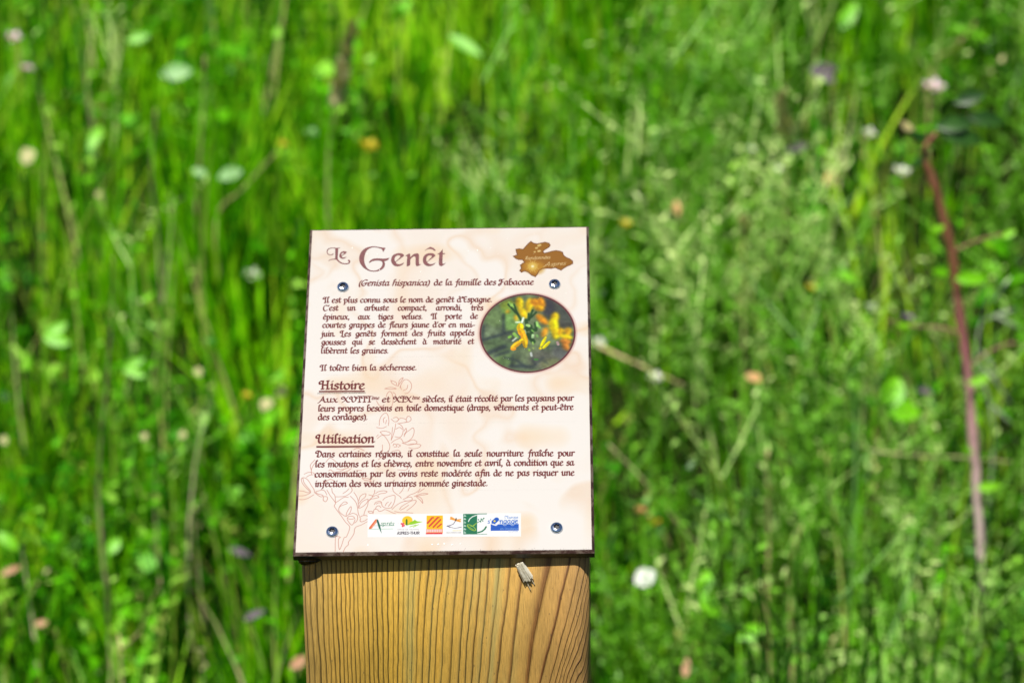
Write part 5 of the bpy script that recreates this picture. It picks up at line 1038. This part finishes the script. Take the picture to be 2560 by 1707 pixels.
# bramble cane at the right
Yc = depth(1500, .16)
kc = Yc / 6750 * 1.02
Pc = [at(x, y, Yc + .0) for x, y in s([(2254, 1340), (2251, 1240), (2241, 1080), (2226, 880), (2203, 700), (2182, 560), (2160, 470), (2138, 400), (2122, 350), (2150, 305)])]
ft = Vector((Pc[0].x + .01, Yc + .06, float(gz(Pc[0].x, Yc + .06)) - .01))
cane = root_at('bramble_cane', ft, 'long reddish bramble cane rising on the right, pale pinkish towards its foot', 'bramble')
P_ = crv([ft] + Pc)
rc_ = random.Random(5)
P_ = [p_ + Vector((rc_.uniform(-.0006, .0006), rc_.uniform(-.0006, .0006), 0)) for p_ in P_]
rad = [(.0022 + .0020 * min(1, i / 15)) if i < 30 else .0042 - .00006 * (i - 30) for i in range(len(P_))]
rad = [r_ * (1.22 if i % 7 == 3 else rc_.uniform(.9, 1.06)) * (1 if i < len(P_) - 8 else .6 + .05 * (len(P_) - i)) for i, r_ in enumerate(rad)]
vs, fs = tube_data(rel(P_, cane), rad, 8)
for i in range(6, len(P_) - 4, 2):       # prickles
    a_ = rc_.uniform(0, 6.28); q_ = P_[i] - cane.location; d_ = Vector((math.cos(a_), math.sin(a_), .25)); o_ = len(vs)
    vs += [q_ + d_ * rad[i] * .8 + Vector((0, 0, .0012)), q_ + d_ * rad[i] * .8 - Vector((0, 0, .0012)), q_ + d_ * (rad[i] + .0035)]
    fs += [(o_, o_ + 1, o_ + 2)]
mesh('cane', vs, fs, M_CANE, cane, smooth=True)
part_tube('side_shoot', [at(x, y, Yc) for x, y in s([(2184, 582), (2215, 565), (2260, 548), (2315, 535)])], .0014, .0009, M_CANE, cane)
part_tube('side_shoot', [at(x, y, Yc) for x, y in s([(2205, 765), (2160, 752), (2090, 748), (2040, 735)])], .0009, .0006, M_CANE, cane)
part_tube('side_shoot', [at(x, y, Yc) for x, y in s([(2222, 850), (2260, 815), (2310, 790), (2345, 788)])], .0008, .0005, M_CANE, cane)
M_DKL = plain('dark_bramble_leaf', [(.3, (.008, .04, .004)), (.7, (.03, .10, .01))], .4, .1)
for x, y, a, L_, m_ in [(2150, 290, 10, 95, M_DKL), (2160, 300, -12, 110, M_DKL), (2130, 320, 160, 60, M_DKL), (2190, 235, 20, 80, M_DKL), (2108, 330, 120, 40, M_SALM), (2195, 640, 5, 80, M_BRIGHT), (2180, 628, 170, 50, M_BRIGHT), (2235, 1040, 150, 40, M_GREEN), (2125, 365, 200, 45, M_DKL), (2160, 262, 60, 60, M_DKL), (2225, 268, -5, 90, M_DKL), (2100, 300, 150, 50, M_TAN), (2300, 545, 30, 40, M_GREEN), (2260, 552, -40, 36, M_GREEN), (2090, 750, 170, 40, M_GREEN), (2225, 880, 20, 50, M_GREEN), (2245, 1120, 10, 60, M_GREEN), (2170, 520, 200, 40, M_GREEN)]:
    q = at(x * F_, y * F_, Yc - .01)
    cane_leaf(cane, q, Vector((math.cos(R(a)), -.2, math.sin(R(a)))), L_ * kc, L_ * kc * .45, m_)

# stalks
stalk('tall_grass_stalk', [(242, 1300), (242, 1150), (252, 951), (261, 845), (265, 768), (277, 716), (281, 631)], 11, 5, M_GREEN, 'tall bright green grass stalk standing highest at the left', 'grass stalk', y=depth(1420, .17))
stalk('dry_sheath', [(249, 1290), (249, 1150), (258, 1050), (268, 940), (279, 800), (282, 640)], 13, 3, M_BEIGE, 'tall dry pinkish-beige grass leaf close against the tall green stalk', 'dry leaf', y=depth(1420, .16))
stalk('tall_grass_stalk', [(118, 900), (134, 700), (137, 560)], 9, 6, M_GREEN, 'thin upright green stalk at the far left, left of the tall stalk', 'grass stalk')
stalk('tall_grass_stalk', [(20, 860), (30, 760), (40, 680)], 8, 6, M_GREEN, 'short upright green stalk near the left border', 'grass stalk')
stalk('tall_grass_stalk', [(140, 1400), (141, 1300), (143, 1210)], 15, 10, M_BRIGHT, 'broad light green blade standing at the lower left', 'grass stalk')
stalk('dry_stalk', [(300, 1640), (306, 1619), (348, 1580), (372, 1518), (403, 1448)], 14, 8, M_TAN, 'kinked straw-coloured stalk lying at the lower left', 'dry stalk', ahead=.26)
stalk('dry_stalk', [(272, 1600), (270, 1560), (267, 1440)], 11, 7, M_BEIGE, 'pale upright dry stalk left of the kinked straw stalk', 'dry stalk')
stalk('dry_stalk', [(484, 1300), (495, 1275), (512, 1238)], 8, 15, M_BEIGE, 'short dry stalk with a whitish broken tip at the lower left', 'dry stalk')
stalk('dry_stalk', [(490, 560), (505, 330), (512, 140)], 13, 8, M_TAN, 'long thin tan grass stalk at the upper left', 'dry stalk')
stalk('dry_stalk', [(540, 560), (610, 470), (690, 380)], 14, 9, M_TAN, 'slanting tan stalk between the pale leaves at the upper left', 'dry stalk')
stalk('dry_stalk', [(395, 600), (378, 430), (390, 270)], 13, 9, M_BEIGE, 'pale curved dry stalk left of the long tan stalk', 'dry stalk')
stalk('dry_stalk', [(1485, 860), (1560, 895), (1640, 930), (1715, 965)], 13, 5, M_TAN, 'tan twig sticking out sideways from behind the board at the right', 'twig', foot=False)
stalk('dry_stalk', [(2105, 1092), (2180, 1125), (2300, 1140), (2400, 1142), (2530, 1155)], 9, 7, M_BEIGE, 'long thin pinkish-beige twig lying level across the foot of the bramble', 'twig', foot=False, y=depth(1330, .12))
stalk('dry_stalk', [(1921, 1400), (1921, 1250), (1918, 1123)], 15, 17, M_TAN, 'thick upright yellowish stalk at the lower right', 'dry stalk')
stalk('dry_stalk', [(1975, 1500), (1978, 1400), (2005, 1315)], 13, 12, M_TAN, 'curved yellowish stalk right of the thick upright one', 'dry stalk')
stalk('dry_stalk', [(1925, 1600), (1915, 1540), (1905, 1470)], 12, 12, M_TAN, 'short yellowish stalk at the bottom right', 'dry stalk')
stalk('dry_stalk', [(2180, 735), (2200, 690), (2230, 640)], 12, 14, M_BEIGE, 'short pale dry stalk end left of the bramble cane', 'dry stalk', foot=False)
stalk('dry_stalk', [(1520, 1110), (1600, 1190), (1690, 1300), (1770, 1390)], 6, 4, M_BEIGE, 'slanting thin straw right of the lower part of the board', 'dry stalk', foot=False)
stalk('knotty_stem', [(2031, 1480), (2040, 1320), (2058, 1192), (2057, 1050), (2055, 900), (2049, 700)], 14, 9, M_BRIGHT, 'tall straight bright green stem in the middle of the right side', 'stem', y=depth(1560, .17), leaves=7)
stalk('knotty_stem', [(2150, 1250), (2165, 1150), (2200, 1000), (2233, 898), (2236, 784)], 11, 7, M_BRIGHT, 'green stem bending right, just left of the bramble cane', 'stem', y=depth(1500, .16), leaves=4)
stalk('knotty_stem', [(2140, 1080), (2115, 960), (2165, 900), (2200, 840)], 9, 8, M_PALEG, 'pale green kinked stem between the two bright stems', 'stem', y=depth(1450, .15))
stalk('knotty_stem', [(1815, 1180), (1790, 1050), (1765, 960), (1745, 890)], 12, 8, M_BRIGHT, 'leaning green stem right of the board', 'stem', leaves=4)
stalk('knotty_stem', [(2370, 1120), (2372, 1000), (2368, 850)], 8, 6, M_BRIGHT, 'thin green stem left of the foot of the bramble cane', 'stem', leaves=5)
RUSH = plain('dark_rush', [(.3, (.014, .07, .006)), (.7, (.04, .14, .012))], .4, .1)  # dark rushes; extra stems added so the corner reads as shade
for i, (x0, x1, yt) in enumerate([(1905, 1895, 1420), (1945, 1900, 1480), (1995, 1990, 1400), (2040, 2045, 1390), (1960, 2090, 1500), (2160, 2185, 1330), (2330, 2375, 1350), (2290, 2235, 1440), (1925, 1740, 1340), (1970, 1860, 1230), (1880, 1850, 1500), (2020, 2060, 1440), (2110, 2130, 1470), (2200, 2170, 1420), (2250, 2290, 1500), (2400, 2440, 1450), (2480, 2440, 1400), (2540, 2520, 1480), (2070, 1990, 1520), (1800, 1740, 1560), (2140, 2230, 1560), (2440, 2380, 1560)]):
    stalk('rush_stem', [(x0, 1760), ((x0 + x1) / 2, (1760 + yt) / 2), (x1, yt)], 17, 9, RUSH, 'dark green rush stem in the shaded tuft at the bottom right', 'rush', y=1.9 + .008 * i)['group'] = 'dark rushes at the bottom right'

# seed heads, flowers and leaves that catch the eye
stalk('grass_panicle', [(820, 420), (835, 300), (855, 200), (880, 70)], 7, 4, M_TAN, 'large fluffy pale seed head at the upper left of the sign', 'seed head', head=(110, 230, 40, M_BEIGE), ahead=.25)
stalk('grass_panicle', [(1965, 420), (1962, 330), (1955, 245)], 7, 4, M_TAN, 'beige fluffy seed head at the upper right', 'seed head', head=(60, 130, 42, M_BEIGE), ahead=.25)
stalk('grass_panicle', [(1860, 660), (1858, 600), (1862, 550)], 6, 4, M_TAN, 'beige seed head right of the top of the board', 'seed head', head=(34, 80, 34, M_BEIGE), ahead=.25)
stalk('grass_panicle', [(2330, 180), (2390, 120), (2440, 60)], 7, 4, M_TAN, 'brownish slanting seed head at the upper right corner', 'seed head', head=(20, 110, 18, M_TAN))
stalk('grass_panicle', [(520, 60), (523, 40), (524, -10)], 8, 6, M_PALEG, 'pale green seed head cut by the top border at the left', 'seed head', head=(20, 90, 24, M_PALEG))
for x, y, sz, a, lb in [(500, 940, 34, 110, 'small cream seed head left of the orange flower'), (450, 1095, 30, 60, 'round cream seed head low at the left'), (690, 985, 40, 30, 'tan seed head close to the left edge of the board'), (655, 1025, 52, 60, 'long cream seed head below the orange flower'), (360, 1100, 28, 90, 'pale green round seed head at the lower left'), (62, 410, 60, 75, 'long beige seed head near the left border'), (15, 1110, 34, 120, 'cream seed head cut by the left border'), (247, 495, 26, 90, 'small yellowish seed head under the long tan stalk')]:
    leaf_plant('seed_head', x, y, sz * .72, a, M_BEIGE, lb, 'seed head', ratio=.6, n=3, spread=14)
flower_plant('pink_flower', 33, 97, 42, M_PINK, 'pink clover flower near the top of the left border')
flower_plant('pink_flower', 67, 172, 32, M_PINK, 'smaller pink flower below the one by the left border')
flower_plant('pink_flower', 2330, 222, 62, M_PINK, 'white and pink flower at the upper right above the bramble leaves')
flower_plant('white_flower', 2170, 335, 38, M_WHITE, 'small cream bell flower at the upper right')
flower_plant('white_flower', 2252, 432, 46, M_WHITE, 'whitish green flower left of the bramble tip')
flower_plant('white_flower', 775, 335, 40, M_PALEG, 'small pale green flower head above the left corner of the board')
flower_plant('white_flower', 1875, 375, 26, M_WHITE, 'tiny cream flower below the beige seed head')
flower_plant('white_flower', 1947, 425, 24, M_WHITE, 'tiny cream flower left of the orange leaf')
flower_plant('white_flower', 1637, 945, 40, M_WHITE, 'cream fluffy tuft on the tan twig right of the board')
flower_plant('white_flower', 1495, 860, 40, M_WHITE, 'cream tuft touching the right edge of the board', ahead=.24)
flower_plant('white_flower', 628, 690, 48, M_SILV, 'greyish pale flower head left of the top of the board')
flower_plant('white_flower', 2175, 770, 34, M_SILV, 'grey-green flower head left of the purple flower')
flower_plant('white_flower', 2425, 1380, 30, M_PALEG, 'small pale green flower right of the foot of the bramble cane')
flower_plant('purple_flower', 2268, 795, 34, M_PURP, 'small purple flower left of the bramble cane')
flower_plant('orange_flower', 615, 990, 28, M_YEL, 'small orange-yellow flower left of the board')
flower_plant('yellow_flower', 920, 368, 54, M_YEL, 'yellow flower above the title on the board')
flower_plant('yellow_flower', 1562, 560, 32, M_YEL, 'yellowish flower right of the top corner of the board')
flower_plant('yellow_flower', 2030, 722, 34, M_YEL, 'small yellow flower beside the tall straight stem')
flower_plant('yellow_flower', 1635, 1305, 36, M_YEL, 'yellow flower near the lower right edge of the board')
flower_plant('yellow_flower', 1600, 1275, 30, M_ORANGE, 'orange-yellow flower left of the yellow one by the board')
flower_plant('yellow_flower', 705, 362, 30, M_YEL, 'small yellow flower at the end of the slanting tan stalk')
leaf_plant('broad_leaf_plant', 440, 182, 76, 10, M_PALEG, 'large pale green leaf at the upper left', ratio=.62)
leaf_plant('broad_leaf_plant', 575, 435, 62, 20, M_PALEG, 'pale green leaf below the slanting tan stalk', ratio=.6)
leaf_plant('broad_leaf_plant', 500, 430, 40, -20, M_PALEG, 'smaller pale leaf left of the one by the slanting stalk', ratio=.6)
leaf_plant('broad_leaf_plant', 345, 95, 55, 20, M_BRIGHT, 'bright green leaf near the top left', ratio=.6)
leaf_plant('broad_leaf_plant', 235, 345, 75, 70, M_BRIGHT, 'bright green upright leaf at the left', ratio=.45)
leaf_plant('broad_leaf_plant', 1165, 115, 100, -35, M_BRIGHT, 'long bright green leaf high above the board', ratio=.32)
leaf_plant('broad_leaf_plant', 110, 845, 70, 15, M_BRIGHT, 'broad bright green leaf at the left border', ratio=.5, n=2)
leaf_plant('broad_leaf_plant', 20, 1350, 70, -40, M_BRIGHT, 'bright green leaf cut by the left border low down', ratio=.5)
leaf_plant('broad_leaf_plant', 283, 1365, 50, 60, M_BRIGHT, 'yellow-green leaf at the lower left beside the dry stalks', ratio=.7)
leaf_plant('broad_leaf_plant', 310, 925, 60, 10, M_BRIGHT, 'bright green leaves right of the tall stalk', ratio=.4, n=2)
leaf_plant('broad_leaf_plant', 2215, 1020, 90, 30, M_BRIGHT, 'broad bright green leaves left of the bramble cane', ratio=.7, n=2, spread=70)
leaf_plant('broad_leaf_plant', 1755, 1485, 70, 10, M_BRIGHT, 'pair of bright green leaves at the lower right', ratio=.6, n=2, spread=130)
leaf_plant('broad_leaf_plant', 1880, 1580, 80, 25, M_BRIGHT, 'broad bright green leaf at the bottom right', ratio=.55)
leaf_plant('broad_leaf_plant', 2120, 40, 80, 60, M_BRIGHT, 'bright green leaf at the top right', ratio=.5)
leaf_plant('broad_leaf_plant', 2430, 80, 90, -20, M_BRIGHT, 'bright curved leaf in the upper right corner', ratio=.3)
leaf_plant('broad_leaf_plant', 2120, 690, 60, -30, M_BRIGHT, 'small bright leaf left of the middle of the bramble cane', ratio=.45)
leaf_plant('withered_leaf', 2025, 172, 72, -15, M_DARK, 'dark grey withered leaf at the upper right', ratio=.4, n=2, spread=30)
leaf_plant('withered_leaf', 1995, 368, 58, 20, M_DARK, 'dark purplish withered leaf below the beige seed head', ratio=.4)
leaf_plant('withered_leaf', 600, 1378, 60, -15, M_DARK, 'dark withered leaf left of the bottom corner of the board', ratio=.35)
leaf_plant('withered_leaf', 635, 1535, 60, 30, M_DARK, 'dark withered leaf left of the post', ratio=.35)
leaf_plant('withered_leaf', 2310, 975, 50, -20, M_DARK, 'dark withered leaf beside the bramble cane', ratio=.4)
leaf_plant('orange_leaf', 2076, 447, 50, 70, M_ORANGE, 'pale orange leaf at the upper right', ratio=.6)
leaf_plant('orange_leaf', 1692, 520, 40, 100, M_ORANGE, 'small orange leaf right of the top of the board', ratio=.5)
leaf_plant('orange_leaf', 1888, 943, 50, -10, M_ORANGE, 'orange leaf in the middle of the right side', ratio=.5)
leaf_plant('orange_leaf', 745, 1655, 52, 40, M_SALM, 'salmon-coloured leaf touching the left edge of the post', ratio=.6, ahead=.24)
leaf_plant('orange_leaf', 1715, 1670, 56, 80, M_SALM, 'salmon-coloured leaf at the bottom right of the post', ratio=.4)
leaf_plant('orange_leaf', 102, 1557, 34, 20, M_SALM, 'pinkish leaf near the lower left corner', ratio=.6)
leaf_plant('orange_leaf', 25, 1425, 56, 30, M_SALM, 'narrow pinkish leaf at the left border low down', ratio=.35)
leaf_plant('white_petal', 1612, 1443, 62, 35, M_WHITE, 'bright white petal right of the bottom of the board', 'petal', ratio=.85, ahead=.26)
# silver sprig at the right border
Ys = depth(1350, .15)
sp0 = at(2480, 1180, Ys); ft = ground_below(sp0)
spg = root_at('silver_sprig', ft, 'branching silvery green sprig at the right border', 'sprig')
part_tube('stem', [ft, sp0] + [at(x, y, Ys) for x, y in [(2475, 1010), (2440, 900), (2460, 780), (2500, 700)]], .0014, .0008, M_SILV, spg, 5)
for (x0, y0), (x1, y1) in [((2450, 870), (2520, 960)), ((2455, 800), (2555, 765)), ((2480, 760), (2520, 690)), ((2470, 770), (2450, 700)), ((2440, 900), (2560, 1020)), ((2475, 1010), (2540, 1060)), ((2470, 780), (2560, 820))]:
    pa, pb = at(x0, y0, Ys), at(x1, y1, Ys)
    vs, fs = leaf_geo(pa, pb - pa, Vector((0, .3, 1)), (pb - pa).length, .0035, 6, .3, .3)
    mesh('leaf', rel(vs, spg), fs, M_SILV, spg, smooth=True)
